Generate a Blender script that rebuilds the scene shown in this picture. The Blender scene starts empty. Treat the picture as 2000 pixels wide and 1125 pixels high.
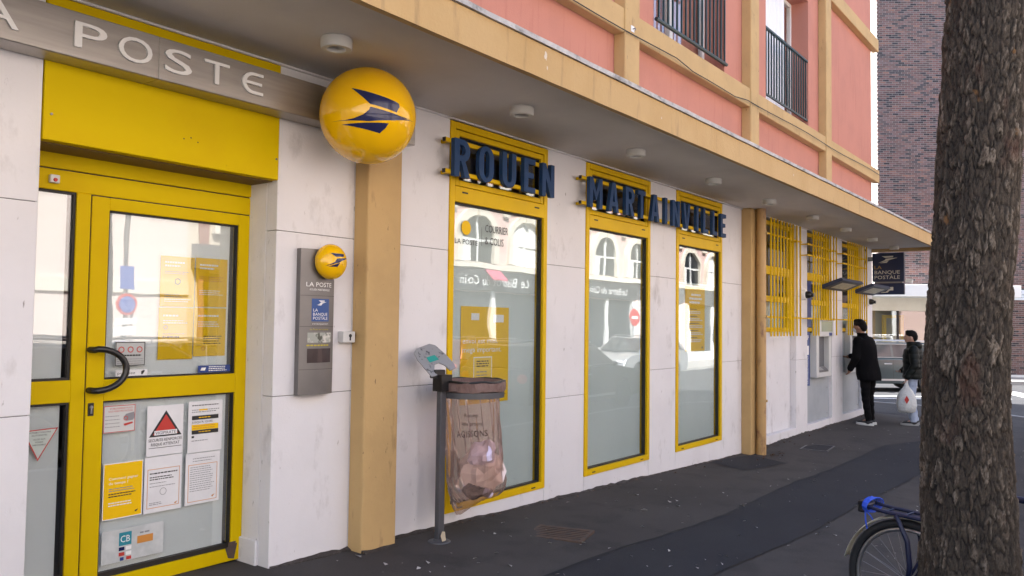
import bpy, bmesh, math, random
import numpy as np
from mathutils import Vector, Matrix, noise as mnoise
random.seed(7); RNG = np.random.default_rng(7)
PI = math.pi
scene = bpy.context.scene
COL = scene.collection

# ---------------------------------------------------------------- camera
YAW, PITCH, ROLL = math.radians(37.354), math.radians(2.4485), math.radians(0.7396)
CAM = Vector((0, -3.934, 1.5))
def cam_axes():
    f = Vector((math.cos(YAW)*math.cos(PITCH), math.sin(YAW)*math.cos(PITCH), math.sin(PITCH)))
    r = f.cross(Vector((0, 0, 1))).normalized(); u = r.cross(f)
    return (math.cos(ROLL)*r + math.sin(ROLL)*u, -math.sin(ROLL)*r + math.cos(ROLL)*u, f)
CR, CU, CF = cam_axes()
cam_data = bpy.data.cameras.new('camera'); cam = bpy.data.objects.new('camera', cam_data); COL.objects.link(cam)
cam_data.sensor_width = 36; cam_data.lens = 1580/2000*36; cam_data.clip_start = 0.05; cam_data.clip_end = 1500
cam.matrix_world = Matrix(((CR.x, CU.x, -CF.x, CAM.x), (CR.y, CU.y, -CF.y, CAM.y), (CR.z, CU.z, -CF.z, CAM.z), (0, 0, 0, 1)))
scene.camera = cam

# ---------------------------------------------------------------- light
SUN_EL = math.radians(48); SX, SY = -0.5, 0.866            # direction towards the sun (plan)
world = bpy.data.worlds.new('World'); scene.world = world; world.use_nodes = True
wn = world.node_tree; wn.nodes.clear()
sky = wn.nodes.new('ShaderNodeTexSky'); sky.sky_type = 'NISHITA'; sky.sun_disc = False
sky.sun_elevation = SUN_EL; sky.sun_rotation = math.atan2(SX, SY); sky.air_density = 1.0; sky.dust_density = 1.5
bg = wn.nodes.new('ShaderNodeBackground'); bg.inputs[1].default_value = 0.12
wo = wn.nodes.new('ShaderNodeOutputWorld'); wn.links.new(sky.outputs[0], bg.inputs[0]); wn.links.new(bg.outputs[0], wo.inputs[0])
sun_d = bpy.data.lights.new('sun', 'SUN'); sun_d.energy = 5.0; sun_d.angle = math.radians(0.5); sun_d.color = (1, 0.98, 0.95)
sun = bpy.data.objects.new('sun', sun_d); COL.objects.link(sun)
sdir = Vector((SX*math.cos(SUN_EL), SY*math.cos(SUN_EL), math.sin(SUN_EL)))
sun.rotation_euler = sdir.to_track_quat('Z', 'Y').to_euler()
scene.view_settings.view_transform = 'Standard'; scene.view_settings.look = 'None'
scene.view_settings.exposure = 2.25; scene.view_settings.gamma = 1
scene.cycles.max_bounces = 10; scene.cycles.transparent_max_bounces = 16; scene.cycles.glossy_bounces = 5
scene.cycles.caustics_reflective = False; scene.cycles.caustics_refractive = False
scene.cycles.sample_clamp_indirect = 6

# ---------------------------------------------------------------- materials
MATS = {}
def nt_of(name):
    m = bpy.data.materials.new(name); m.use_nodes = True; nt = m.node_tree; nt.nodes.clear()
    out = nt.nodes.new('ShaderNodeOutputMaterial'); return m, nt, out
def N(nt, kind, **kw):
    n = nt.nodes.new(kind)
    for k, v in kw.items():
        if k.startswith('i_'): n.inputs[k[2:].replace('_', ' ')].default_value = v
        else: setattr(n, k, v)
    return n
def noise_fac(nt, scale, detail=4, stretch=None, rough=0.6, lo=0.3, hi=0.7, pos=None):
    g = nt.nodes.new('ShaderNodeNewGeometry') if pos is None else None
    src = g.outputs['Position'] if pos is None else pos
    if stretch:
        mp = nt.nodes.new('ShaderNodeMapping'); mp.inputs['Scale'].default_value = stretch
        nt.links.new(src, mp.inputs[0]); src = mp.outputs[0]
    n = nt.nodes.new('ShaderNodeTexNoise'); n.inputs['Scale'].default_value = scale; n.inputs['Detail'].default_value = detail
    n.inputs['Roughness'].default_value = rough
    nt.links.new(src, n.inputs['Vector'])
    r = nt.nodes.new('ShaderNodeMapRange'); r.inputs['From Min'].default_value = lo; r.inputs['From Max'].default_value = hi
    nt.links.new(n.outputs['Fac'], r.inputs['Value']); return r.outputs[0]
def mixc(nt, fac, a, b):
    m = nt.nodes.new('ShaderNodeMix'); m.data_type = 'RGBA'
    if isinstance(fac, (int, float)): m.inputs['Factor'].default_value = fac
    else: nt.links.new(fac, m.inputs['Factor'])
    for k, v in ((6, a), (7, b)):
        if isinstance(v, tuple): m.inputs[k].default_value = (*v[:3], 1)
        else: nt.links.new(v, m.inputs[k])
    return m.outputs[2]
def mat(name, col, rough=0.6, metal=0.0, layers=(), bump=None, coat=0.0, spec=0.5):
    """layers: (colour, scale, lo, hi, stretch); each mixes over by thresholded noise. bump: (scale, strength, dist, stretch)"""
    if name in MATS: return MATS[name]
    m, nt, out = nt_of(name)
    p = nt.nodes.new('ShaderNodeBsdfPrincipled'); p.inputs['Roughness'].default_value = rough
    p.inputs['Metallic'].default_value = metal; p.inputs['Coat Weight'].default_value = coat; p.inputs['Specular IOR Level'].default_value = spec
    c = col
    for lc, sc, lo, hi, st in layers:
        c = mixc(nt, noise_fac(nt, sc, 5, st, 0.62, lo, hi), c, lc)
    if isinstance(c, tuple): p.inputs['Base Color'].default_value = (*c, 1)
    else: nt.links.new(c, p.inputs['Base Color'])
    if bump:
        h = noise_fac(nt, bump[0], 6, bump[3] if len(bump) > 3 else None, 0.65, 0.2, 0.8)
        b = nt.nodes.new('ShaderNodeBump'); b.inputs['Strength'].default_value = bump[1]; b.inputs['Distance'].default_value = bump[2]
        nt.links.new(h, b.inputs['Height']); nt.links.new(b.outputs[0], p.inputs['Normal'])
    nt.links.new(p.outputs[0], out.inputs[0]); MATS[name] = m; return m
WHITE = mat('white_render', (0.76, 0.745, 0.765), 0.75, layers=[((0.69, 0.675, 0.69), 1.3, 0.45, 0.75, None), ((0.47, 0.45, 0.45), 3.6, 0.57, 0.80, (1.4, 1.4, .7)), ((0.27, 0.25, 0.24), 30, 0.665, 0.74, (1, 1, .35)), ((.34, .32, .31), 90, .70, .76, (1, 1, .25))], bump=(60, .12, .01))
TAN = mat('tan_paint', (0.53, 0.355, 0.160), 0.65, spec=.25, layers=[((0.455, 0.305, 0.138), 2.2, .45, .75, None), ((0.27, 0.175, 0.085), 8, .62, .80, (1.5, 1.5, .4)), ((.14, .095, .055), 36, .68, .74, (1, 1, .4))], bump=(50, .12, .01))
TANF = mat('tan_fascia', (0.53, 0.355, 0.165), 0.7, spec=.25, layers=[((0.48, 0.31, 0.13), 1.8, .45, .72, (1, 1, .6)), ((0.28, 0.19, 0.095), 5, .58, .80, (2.2, 1, .25)), ((.74, .60, .40), 11, .74, .78, None)], bump=(40, .2, .012))
PINK = mat('pink_render', (0.53, 0.232, 0.172), 0.85, spec=.2, layers=[((0.475, 0.21, 0.158), 1.6, .42, .72, None), ((0.42, 0.16, 0.115), 6, .56, .82, (2.0, 2.0, .16)), ((.36, .145, .11), 40, .66, .76, None)], bump=(70, .2, .01))
SOFFIT = mat('soffit_paint', (0.70, 0.67, 0.65), 0.8, layers=[((0.61, 0.58, 0.56), 1.1, .40, .72, None), ((.30, .28, .27), 9, .70, .84, None)], bump=(40, .1, .01))
YELLOW = mat('yellow_paint', (0.74, 0.475, 0.004), 0.42, spec=.14, layers=[((0.66, 0.41, 0.006), 2.5, .42, .75, None), ((0.36, 0.22, 0.02), 14, .72, .82, None)], bump=(18, .04, .01))
YELLOWD = mat('yellow_door_paint', (0.66, 0.475, 0.002), 0.5, spec=.06, layers=[((0.62, 0.405, 0.004), 1.8, .42, .75, None), ((0.30, 0.19, 0.02), 16, .74, .82, None)], bump=(14, .05, .01))
SIGNYEL = mat('sign_yellow_plastic', (0.88, 0.50, 0.003), 0.12, coat=0.15)
NAVY = mat('navy_paint', (0.020, 0.058, 0.155), 0.6, layers=[((0.017, 0.048, 0.125), 6, .4, .7, None)], spec=.25)
NAVYS = mat('navy_sign', (0.012, 0.02, 0.06), 0.35)
BLUE = mat('blue_panel', (0.02, 0.05, 0.22), 0.4)
LOGO = mat('logo_navy', (0.018, 0.022, 0.085), 0.2)
STEEL = mat('brushed_steel', (0.42, 0.395, 0.37), 0.38, 0.75, layers=[((0.34, 0.32, 0.30), 5, .35, .7, (.4, .4, 6))], bump=(90, .06, .004, (.05, .05, 1)))
STEELD = mat('dark_steel', (0.26, 0.25, 0.25), 0.42, 0.7, layers=[((0.20, 0.19, 0.19), 7, .4, .7, None)])
ATMG = mat('atm_grey', (0.40, 0.43, 0.46), 0.45, layers=[((0.34, 0.37, 0.40), 3, .4, .7, None)])
ATML = mat('atm_light_grey', (0.62, 0.62, 0.61), 0.4)
LETTERW = mat('letter_white', (0.80, 0.80, 0.79), 0.35)
BLACK = mat('black_plastic', (0.012, 0.012, 0.013), 0.35)
GASKET = mat('black_gasket', (0.015, 0.012, 0.01), 0.6)
DARKR = mat('dark_interior', (0.10, 0.10, 0.095), 0.8)
PAPER = mat('white_paper', (0.78, 0.78, 0.80), 0.7, layers=[((.72, .72, .74), 9, .4, .7, None)])
PYEL = mat('poster_yellow', (0.86, 0.53, 0.004), 0.5, spec=.2)
PBLK = mat('print_black', (0.02, 0.02, 0.022), 0.6)
PGREY = mat('print_grey', (0.25, 0.25, 0.27), 0.6)
PRED = mat('print_red', (0.52, 0.04, 0.03), 0.55)
PVIN = mat('vinyl_grey', (0.07, 0.07, 0.075), 0.6)
PWHT = mat('print_white', (0.85, 0.85, 0.84), 0.55)
PORA = mat('print_orange', (0.62, 0.26, 0.05), 0.55)
FILM = mat('frosted_film', (0.68, 0.755, 0.745), 0.6, layers=[((0.56, 0.64, 0.63), .8, .35, .7, (1, 1, .5))])
FILMD = mat('door_film', (0.86, 0.88, 0.89), 0.6, layers=[((0.78, 0.81, 0.82), 1.2, .35, .7, None)])
ASPH = mat('pavement_asphalt', (0.058, 0.052, 0.050), 0.9, spec=.25, layers=[((0.074, 0.067, 0.063), .7, .40, .7, None), ((0.038, 0.035, 0.035), 2.3, .52, .75, None), ((0.100, 0.093, 0.090), 160, .55, .75, None), ((.12, .115, .11), 30, .755, .79, None)], bump=(190, .5, .006))
ASPHP = mat('patch_asphalt', (0.028, 0.028, 0.033), 0.9, spec=.25, layers=[((0.036, 0.036, 0.040), 1.2, .40, .7, None), ((0.048, 0.047, 0.05), 160, .58, .75, None)], bump=(190, .5, .006))
ROAD = mat('road_asphalt', (0.048, 0.048, 0.052), 0.85, spec=.3, layers=[((0.07, 0.069, 0.07), .5, .40, .7, None), ((0.09, 0.09, 0.09), 90, .58, .75, None)], bump=(120, .4, .008))
KERB = mat('kerb_granite', (0.28, 0.27, 0.26), 0.8, layers=[((0.20, 0.195, 0.19), 40, .4, .7, None)], bump=(60, .3, .006))
LPAVE = mat('pale_pavement', (0.34, 0.33, 0.31), 0.85, layers=[((0.27, 0.26, 0.25), 1.5, .4, .7, None)])
MARK = mat('road_paint', (0.70, 0.70, 0.68), 0.7, layers=[((0.35, 0.35, 0.35), 12, .55, .72, None)])
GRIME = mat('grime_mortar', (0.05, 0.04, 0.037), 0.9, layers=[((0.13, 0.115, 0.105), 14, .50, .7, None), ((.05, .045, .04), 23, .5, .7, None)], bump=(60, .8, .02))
GREEN = mat('green_iron', (0.012, 0.035, 0.036), 0.4)
CURTAIN = mat('white_curtain', (0.80, 0.81, 0.84), 0.8)
CREAM = mat('cream_stone', (0.70, 0.65, 0.555), 0.8, layers=[((0.62, 0.57, 0.48), 1.5, .4, .7, None)])
OPINK = mat('opposite_pink', (0.66, 0.47, 0.43), 0.85, layers=[((0.60, 0.42, 0.385), .9, .4, .7, None)])
OBEIGE = mat('opposite_beige', (0.68, 0.58, 0.525), 0.85, layers=[((0.62, 0.53, 0.48), .9, .4, .7, None)])
SHUT = mat('white_shutter', (0.74, 0.74, 0.72), 0.6)
OGLASS = mat('far_window_glass', (0.03, 0.035, 0.04), 0.06)
SHOPD = mat('shop_dark', (0.05, 0.05, 0.055), 0.5)
AWN = mat('pink_awning', (0.55, 0.10, 0.16), 0.7)
SKIN = mat('skin', (0.24, 0.125, 0.08), 0.5)
SKINL = mat('skin_light', (0.46, 0.27, 0.20), 0.5)
HAIR = mat('black_hair', (0.008, 0.007, 0.007), 0.5, spec=.08, bump=(120, .8, .01))
COAT = mat('black_wool', (0.005, 0.005, 0.006), 0.85, spec=.08, bump=(30, .35, .02))
PUFF = mat('dark_puffer', (0.007, 0.009, 0.008), 0.55, spec=.2)
JEANS = mat('light_jeans', (0.33, 0.39, 0.52), 0.85, layers=[((0.42, 0.48, 0.60), 7, .42, .68, (1, 1, .4))], bump=(26, .5, .02))
TROU = mat('black_trousers', (0.006, 0.006, 0.007), 0.85, spec=.08, bump=(28, .4, .02))
SHOEW = mat('shoe_white', (0.66, 0.66, 0.64), 0.6)
SHOEB = mat('shoe_black', (0.014, 0.014, 0.016), 0.6)
RUBBER = mat('black_rubber', (0.016, 0.016, 0.017), 0.7)
CHROME = mat('dull_chrome', (0.45, 0.45, 0.46), 0.3, 0.9)
FENDER = mat('cream_mudguard', (0.50, 0.47, 0.36), 0.4)
BIKEBL = mat('bike_blue', (0.008, 0.012, 0.045), 0.4)
STANDBL = mat('stand_blue', (0.015, 0.022, 0.12), 0.4)
STRING = mat('blue_twine', (0.02, 0.09, 0.62), 0.6)
PLATEB = mat('street_plate', (0.62, 0.68, 0.72), 0.5)
CONC = mat('pale_concrete', (0.72, 0.72, 0.70), 0.8)
BINGREY = mat('bin_grey', (0.085, 0.085, 0.095), 0.5, 0.2, layers=[((0.13, 0.125, 0.125), 8, .5, .72, None)])
LIDG = mat('worn_aluminium', (0.40, 0.40, 0.41), 0.5, 0.5, layers=[((0.10, 0.10, 0.11), 30, .56, .66, None)])
TEAL = mat('teal_sticker', (0.02, 0.30, 0.26), 0.6)
RUST = mat('rusty_iron', (0.11, 0.065, 0.045), 0.8, layers=[((0.06, 0.05, 0.045), 20, .4, .7, None)])
VIOLETP = mat('lilac_paper', (0.74, 0.68, 0.90), 0.8)
def glass_mat(name, tint, ior=1.5, boost=1.0, wob=0.0):
    m, nt, out = nt_of(name)
    tr = N(nt, 'ShaderNodeBsdfTransparent'); tr.inputs[0].default_value = (*tint, 1)
    gl = N(nt, 'ShaderNodeBsdfGlossy'); gl.inputs['Roughness'].default_value = 0.0; gl.inputs['Color'].default_value = (1, 1, 1, 1)
    lw = N(nt, 'ShaderNodeLayerWeight'); lw.inputs['Blend'].default_value = .5      # facing term is the same for both sides of a pane
    pw = N(nt, 'ShaderNodeMath', operation='POWER'); pw.inputs[1].default_value = 5; nt.links.new(lw.outputs['Facing'], pw.inputs[0])
    mu = N(nt, 'ShaderNodeMath', operation='MULTIPLY_ADD', use_clamp=True); mu.inputs[1].default_value = 1-ior; mu.inputs[2].default_value = ior*boost
    nt.links.new(pw.outputs[0], mu.inputs[0])
    if wob:
        h = noise_fac(nt, 1.6, 2, None, .5, 0, 1); b = N(nt, 'ShaderNodeBump'); b.inputs['Strength'].default_value = wob; b.inputs['Distance'].default_value = .02
        nt.links.new(h, b.inputs['Height']); nt.links.new(b.outputs[0], gl.inputs['Normal'])
    mx = N(nt, 'ShaderNodeMixShader'); nt.links.new(mu.outputs[0], mx.inputs[0]); nt.links.new(tr.outputs[0], mx.inputs[1]); nt.links.new(gl.outputs[0], mx.inputs[2])
    nt.links.new(mx.outputs[0], out.inputs[0]); MATS[name] = m; return m
GLASS = glass_mat('window_glass', (.96, .975, .97), .085, 1.15, .05)
def bag_mat():
    m, nt, out = nt_of('pink_bag_plastic')
    tr = N(nt, 'ShaderNodeBsdfTransparent'); tr.inputs[0].default_value = (1, .92, .88, 1)
    tl = N(nt, 'ShaderNodeBsdfTranslucent'); tl.inputs[0].default_value = (.95, .64, .54, 1)
    di = N(nt, 'ShaderNodeBsdfDiffuse'); di.inputs[0].default_value = (.92, .64, .55, 1)
    gl = N(nt, 'ShaderNodeBsdfGlossy'); gl.inputs['Roughness'].default_value = .18
    a = N(nt, 'ShaderNodeMixShader'); a.inputs[0].default_value = .5; nt.links.new(tl.outputs[0], a.inputs[1]); nt.links.new(di.outputs[0], a.inputs[2])
    b = N(nt, 'ShaderNodeMixShader'); b.inputs[0].default_value = .27; nt.links.new(tr.outputs[0], b.inputs[1]); nt.links.new(a.outputs[0], b.inputs[2])
    c = N(nt, 'ShaderNodeMixShader'); fr = N(nt, 'ShaderNodeFresnel'); fr.inputs[0].default_value = 1.5; nt.links.new(fr.outputs[0], c.inputs[0])
    nt.links.new(b.outputs[0], c.inputs[1]); nt.links.new(gl.outputs[0], c.inputs[2])
    h = noise_fac(nt, 17, 2, (1, 1, .22), .45, .2, .8); bp = N(nt, 'ShaderNodeBump'); bp.inputs['Strength'].default_value = .7; bp.inputs['Distance'].default_value = .015
    nt.links.new(h, bp.inputs['Height']); nt.links.new(bp.outputs[0], gl.inputs['Normal'])
    nt.links.new(c.outputs[0], out.inputs[0]); return m
BAG = bag_mat()
WBAG = mat('white_bag_plastic', (0.62, 0.63, 0.62), 0.4, bump=(22, .8, .02))
def bark_mat():
    m, nt, out = nt_of('bark')
    p = N(nt, 'ShaderNodeBsdfPrincipled'); p.inputs['Roughness'].default_value = .9
    at = N(nt, 'ShaderNodeAttribute', attribute_name='plate')
    rmp = N(nt, 'ShaderNodeValToRGB'); e = rmp.color_ramp.elements; e[0].position = 0; e[0].color = (.012, .010, .008, 1); e[1].position = 1; e[1].color = (.25, .205, .16, 1)
    for pos, c in ((.25, (.040, .030, .022, 1)), (.6, (.085, .065, .047, 1))):
        x = e.new(pos); x.color = c
    n1 = noise_fac(nt, 30, 6, (1, 1, .45), .7, .25, .75)
    mm = N(nt, 'ShaderNodeMath', operation='MULTIPLY'); nt.links.new(at.outputs['Fac'], mm.inputs[0])
    ad = N(nt, 'ShaderNodeMath', operation='ADD'); ad.inputs[1].default_value = .45; nt.links.new(n1, ad.inputs[0]); nt.links.new(ad.outputs[0], mm.inputs[1])
    nt.links.new(mm.outputs[0], rmp.inputs[0])
    c = mixc(nt, noise_fac(nt, 4.5, 3, (1, 1, .5), .6, .60, .78), rmp.outputs[0], (.11, .045, .028))
    c = mixc(nt, noise_fac(nt, 9, 3, (1, 1, .6), .6, .70, .76), c, (.30, .15, .055))
    nt.links.new(c, p.inputs['Base Color'])
    h = noise_fac(nt, 75, 6, (1, 1, .4), .7, .2, .8); b = N(nt, 'ShaderNodeBump'); b.inputs['Strength'].default_value = .9; b.inputs['Distance'].default_value = .012
    nt.links.new(h, b.inputs['Height']); nt.links.new(b.outputs[0], p.inputs['Normal']); nt.links.new(p.outputs[0], out.inputs[0]); return m
BARK = bark_mat()
def brick_mat(name, use_obj):
    m, nt, out = nt_of(name)
    p = N(nt, 'ShaderNodeBsdfPrincipled'); p.inputs['Roughness'].default_value = .85
    if use_obj: src = N(nt, 'ShaderNodeObjectInfo').outputs['Random']
    else: src = N(nt, 'ShaderNodeAttribute', attribute_name='rnd').outputs['Fac']
    r = N(nt, 'ShaderNodeValToRGB'); r.color_ramp.interpolation = 'LINEAR'; e = r.color_ramp.elements
    e[0].position = 0; e[0].color = (.022, .020, .025, 1); e[1].position = 1; e[1].color = (.25, .12, .09, 1)
    for pos, c in ((.15, (.035, .031, .038, 1)), (.22, (.085, .060, .060, 1)), (.45, (.13, .072, .064, 1)), (.7, (.17, .085, .078, 1)), (.88, (.16, .105, .105, 1))):
        x = e.new(pos); x.color = c
    nt.links.new(src, r.inputs[0])
    c = mixc(nt, noise_fac(nt, 14, 4, None, .6, .45, 1.0), r.outputs[0], (.12, .085, .085))
    nt.links.new(c, p.inputs['Base Color']); nt.links.new(p.outputs[0], out.inputs[0]); return m
BRICKO, BRICKS = brick_mat('brick_single', True), brick_mat('brick_mass', False)
MORTAR = mat('brick_mortar', (0.25, 0.23, 0.22), 0.9)

# ---------------------------------------------------------------- builders
class MB:
    def __init__(s): s.v = []; s.f = []
    def add(s, vs, fs):
        o = len(s.v); s.v.extend([tuple(v) for v in vs]); s.f.extend([tuple(i+o for i in f) for f in fs]); return s
    def box(s, x0, x1, y0, y1, z0, z1):
        return s.add([(x0,y0,z0),(x1,y0,z0),(x1,y1,z0),(x0,y1,z0),(x0,y0,z1),(x1,y0,z1),(x1,y1,z1),(x0,y1,z1)],
                     [(3,2,1,0),(4,5,6,7),(0,1,5,4),(1,2,6,5),(2,3,7,6),(3,0,4,7)])
    def obox(s, c, ax, ay, az):
        c, ax, ay, az = map(Vector, (c, ax, ay, az)); vs = []
        for k in (-1, 1):
            for i, j in ((-1,-1),(1,-1),(1,1),(-1,1)): vs.append(c+ax*i+ay*j+az*k)
        return s.add(vs, [(3,2,1,0),(4,5,6,7),(0,1,5,4),(1,2,6,5),(2,3,7,6),(3,0,4,7)])
    def tube(s, path, rad, n=10, cap=True, flat=1.0, up=None):
        path = [Vector(p) for p in path]; k = len(path)
        if not hasattr(rad, '__len__'): rad = [rad]*k
        rings = []; prev = None
        for i, p in enumerate(path):
            d = (path[min(i+1,k-1)]-path[max(i-1,0)]).normalized()
            if prev is None:
                a = Vector(up) if up else (Vector((0,0,1)) if abs(d.z) < .9 else Vector((1,0,0)))
            else: a = prev
            u = (a - d*a.dot(d)).normalized(); prev = u; w = d.cross(u)
            rings.append([p + (u*math.cos(2*PI*j/n) + w*math.sin(2*PI*j/n)*flat)*rad[i] for j in range(n)])
        fs = []
        for i in range(k-1):
            for j in range(n): fs.append((i*n+j, i*n+(j+1)%n, (i+1)*n+(j+1)%n, (i+1)*n+j))
        if cap: fs.append(tuple(range(n-1,-1,-1))); fs.append(tuple(range((k-1)*n, k*n)))
        return s.add([v for r in rings for v in r], fs)
    def loft(s, rings, cap=True, closed=True):
        n = len(rings[0]); fs = []
        for i in range(len(rings)-1):
            for j in range(n if closed else n-1): fs.append((i*n+j, i*n+(j+1)%n, (i+1)*n+(j+1)%n, (i+1)*n+j))
        if cap: fs.append(tuple(range(n-1,-1,-1))); fs.append(tuple(range((len(rings)-1)*n, len(rings)*n)))
        return s.add([v for r in rings for v in r], fs)
    def lathe(s, prof, c=(0,0,0), n=24, axis='z'):
        c = Vector(c); rings = []
        for r, h in prof:
            ring = []
            for j in range(n):
                a = 2*PI*j/n; q = (r*math.cos(a), r*math.sin(a), h)
                if axis == 'y': q = (q[0], h, q[1])
                if axis == 'x': q = (h, q[0], q[1])
                ring.append(c+Vector(q))
            rings.append(ring)
        return s.loft(rings)
    def prism(s, poly, d0, d1, plane='xz'):
        n = len(poly)
        f = {'xz': lambda p, d: (p[0], d, p[1]), 'xy': lambda p, d: (p[0], p[1], d), 'yz': lambda p, d: (d, p[0], p[1])}[plane]
        vs = [f(p, d0) for p in poly]+[f(p, d1) for p in poly]
        return s.add(vs, [tuple(range(n)), tuple(range(2*n-1, n-1, -1))]+[(i, n+i, n+(i+1)%n, (i+1)%n) for i in range(n)])
    def ell(s, c, r, n=14, m=10):
        c = Vector(c); rings = []
        for i in range(1, m):
            t = PI*i/m; rings.append([c+Vector((r[0]*math.sin(t)*math.cos(2*PI*j/n), r[1]*math.sin(t)*math.sin(2*PI*j/n), -r[2]*math.cos(t))) for j in range(n)])
        return s.loft(rings)
    def caps(s, p0, p1, r0, r1, n=12):
        p0, p1 = Vector(p0), Vector(p1); d = (p1-p0).normalized(); path = []; rad = []
        for t in (-.98, -.8, -.45, 0): path.append(p0+d*r0*t); rad.append(r0*math.sqrt(max(1-t*t, .01)))
        for t in (0, .45, .8, .98): path.append(p1+d*r1*t); rad.append(r1*math.sqrt(max(1-t*t, .01)))
        return s.tube(path, rad, n)
    def mesh(s, name):
        me = bpy.data.meshes.new(name); me.from_pydata(s.v, [], s.f); me.validate(); me.update()
        b = bmesh.new(); b.from_mesh(me); bmesh.ops.recalc_face_normals(b, faces=b.faces); b.to_mesh(me); b.free(); return me
    def build(s, name, m, parent=None, bevel=0, smooth=False, seg=1):
        me = s.mesh(name); return obj(name, me, m, parent, bevel, smooth, seg)
LOCAL = set()
def wmat(o):
    return Matrix.LocRotScale(o.location, o.rotation_euler, None) if o.parent is None else Matrix.Identity(4)
def obj(name, me, m, parent=None, bevel=0, smooth=False, seg=1):
    o = bpy.data.objects.new(name, me); COL.objects.link(o)
    if m is not None and len(me.materials) == 0: me.materials.append(m)
    if smooth:
        for p in me.polygons: p.use_smooth = True
        if smooth == 'auto':
            me.set_sharp_from_angle(angle=math.radians(40))
    if parent is not None:
        o.parent = parent
        root = parent
        while root.parent: root = root.parent
        if root.name not in LOCAL and parent.parent is None: o.matrix_parent_inverse = wmat(parent).inverted()
    if bevel:
        b = o.modifiers.new('bevel', 'BEVEL'); b.width = bevel; b.segments = seg; b.limit_method = 'ANGLE'; b.harden_normals = False
    return o
def tag(o, label=None, cat=None, group=None, kind=None):
    if label: o['label'] = label
    if cat: o['category'] = cat
    if group: o['group'] = group
    if kind: o['kind'] = kind
    return o
def thing(name, label, cat, loc=(0,0,0), rz=0, group=None, local=False):
    o = bpy.data.objects.new(name, None); COL.objects.link(o); o.empty_display_size = .1
    o.location = loc; o.rotation_euler = (0, 0, rz)
    if local: LOCAL.add(o.name)
    return tag(o, label, cat, group)
def copy_tree(o, parent=None):
    c = o.copy(); COL.objects.link(c); c.parent = parent
    if parent is None and o.name in LOCAL: LOCAL.add(c.name)
    for ch in list(o.children): copy_tree(ch, c)
    return c
def fuse(o, voxel, smooth=4):
    md = o.modifiers.new('r', 'REMESH'); md.mode = 'VOXEL'; md.voxel_size = voxel; md.use_smooth_shade = True
    if smooth: sm = o.modifiers.new('s', 'SMOOTH'); sm.iterations = smooth; sm.factor = .5
    bpy.context.view_layer.update()
    me = bpy.data.meshes.new_from_object(o.evaluated_get(bpy.context.evaluated_depsgraph_get()))
    mats = list(o.data.materials); o.modifiers.clear(); o.data = me
    if not len(me.materials):
        for x in mats: me.materials.append(x)
    for p in me.polygons: p.use_smooth = True
    return o
_tc = {}
def text_geo(s, res=2):
    if (s, res) in _tc: return _tc[(s, res)]
    c = bpy.data.curves.new('t', 'FONT'); c.body = s; c.resolution_u = res; o = bpy.data.objects.new('t', c)
    me = bpy.data.meshes.new_from_object(o)
    vs = [(v.co.x, v.co.y) for v in me.vertices]; fs = [tuple(p.vertices) for p in me.polygons]
    bpy.data.objects.remove(o); bpy.data.curves.remove(c); bpy.data.meshes.remove(me)
    xs = [v[0] for v in vs] or [0]; x0 = min(xs); w = max(xs)-x0
    _tc[(s, res)] = ([(x-x0, y) for x, y in vs], fs, w); return _tc[(s, res)]
def text_on(mb, s, x, z, h, fn, width=None, align='l', res=2):
    """cap height h; fn maps (u, v) -> xyz"""
    vs, fs, w = text_geo(s, res)
    sy = h/0.69; sx = sy if width is None else width/w
    off = {'l': 0, 'c': -w*sx/2, 'r': -w*sx}[align]
    mb.add([fn(x+off+a*sx, z+b*sy) for a, b in vs], fs)
def curve_mesh(outlines, extrude, bevel=0.0):
    c = bpy.data.curves.new('g', 'CURVE'); c.dimensions = '2D'; c.fill_mode = 'BOTH'; c.extrude = extrude; c.bevel_depth = bevel; c.bevel_resolution = 0
    for pts in outlines:
        sp = c.splines.new('POLY'); sp.points.add(len(pts)-1); sp.use_cyclic_u = True
        for i, p in enumerate(pts): sp.points[i].co = (p[0], p[1], 0, 1)
    o = bpy.data.objects.new('g', c); me = bpy.data.meshes.new_from_object(o)
    bpy.data.objects.remove(o); bpy.data.curves.remove(c); return me

# ---------------------------------------------------------------- ground
def base_z(x):
    x = max(min(x, 60), -25)
    t = min(max((x-8.5)/3.0, 0), 1)
    lin = 0.16-0.028*x
    return lin*(1-t)+(-0.12)*t if x > 8.5 else lin
def gz(x, y):
    return base_z(x)+0.035*max(min(y, 0), -4.6)
def road_z(x): return base_z(x)-0.161-0.10
def kerb_y(x):           # pavement edge on the street side (rounded corner at the side street)
    if x <= 15: return -4.6
    return -0.6-math.sqrt(max(16-(x-15)**2, 0))
def struct(o): return tag(o, kind='structure')
mb = MB(); xs = [-25+0.5*i for i in range(80)]+[15+0.25*i for i in range(17)]; xs = sorted(set(xs)); rows = []
for x in xs:
    ke = kerb_y(x); ye = 1.2 if x < 16.55 else 14.0
    rows.append([(x, ke+(ye-ke)*j/14, gz(x, ke+(ye-ke)*j/14)) for j in range(15)])
mb.loft(rows, cap=False, closed=False); struct(mb.build('pavement', ASPH, smooth=True))
edge = [(x, kerb_y(x)) for x in xs if x <= 19]+[(19, y) for y in (1, 4, 8, 14)]
ki = []; 
for i, (x, y) in enumerate(edge):
    a = edge[max(i-1, 0)]; b = edge[min(i+1, len(edge)-1)]; d = Vector((b[0]-a[0], b[1]-a[1])).normalized(); nrm = Vector((d.y, -d.x))
    z = gz(x, y)+.005
    ki.append([(x-nrm.x*.14, y-nrm.y*.14, z-.1), (x-nrm.x*.14, y-nrm.y*.14, z+.002), (x+nrm.x*.012, y+nrm.y*.012, z), (x+nrm.x*.03, y+nrm.y*.03, z-.3)])
mb = MB(); mb.loft(ki, cap=False, closed=False); struct(mb.build('kerb', KERB))
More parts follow.
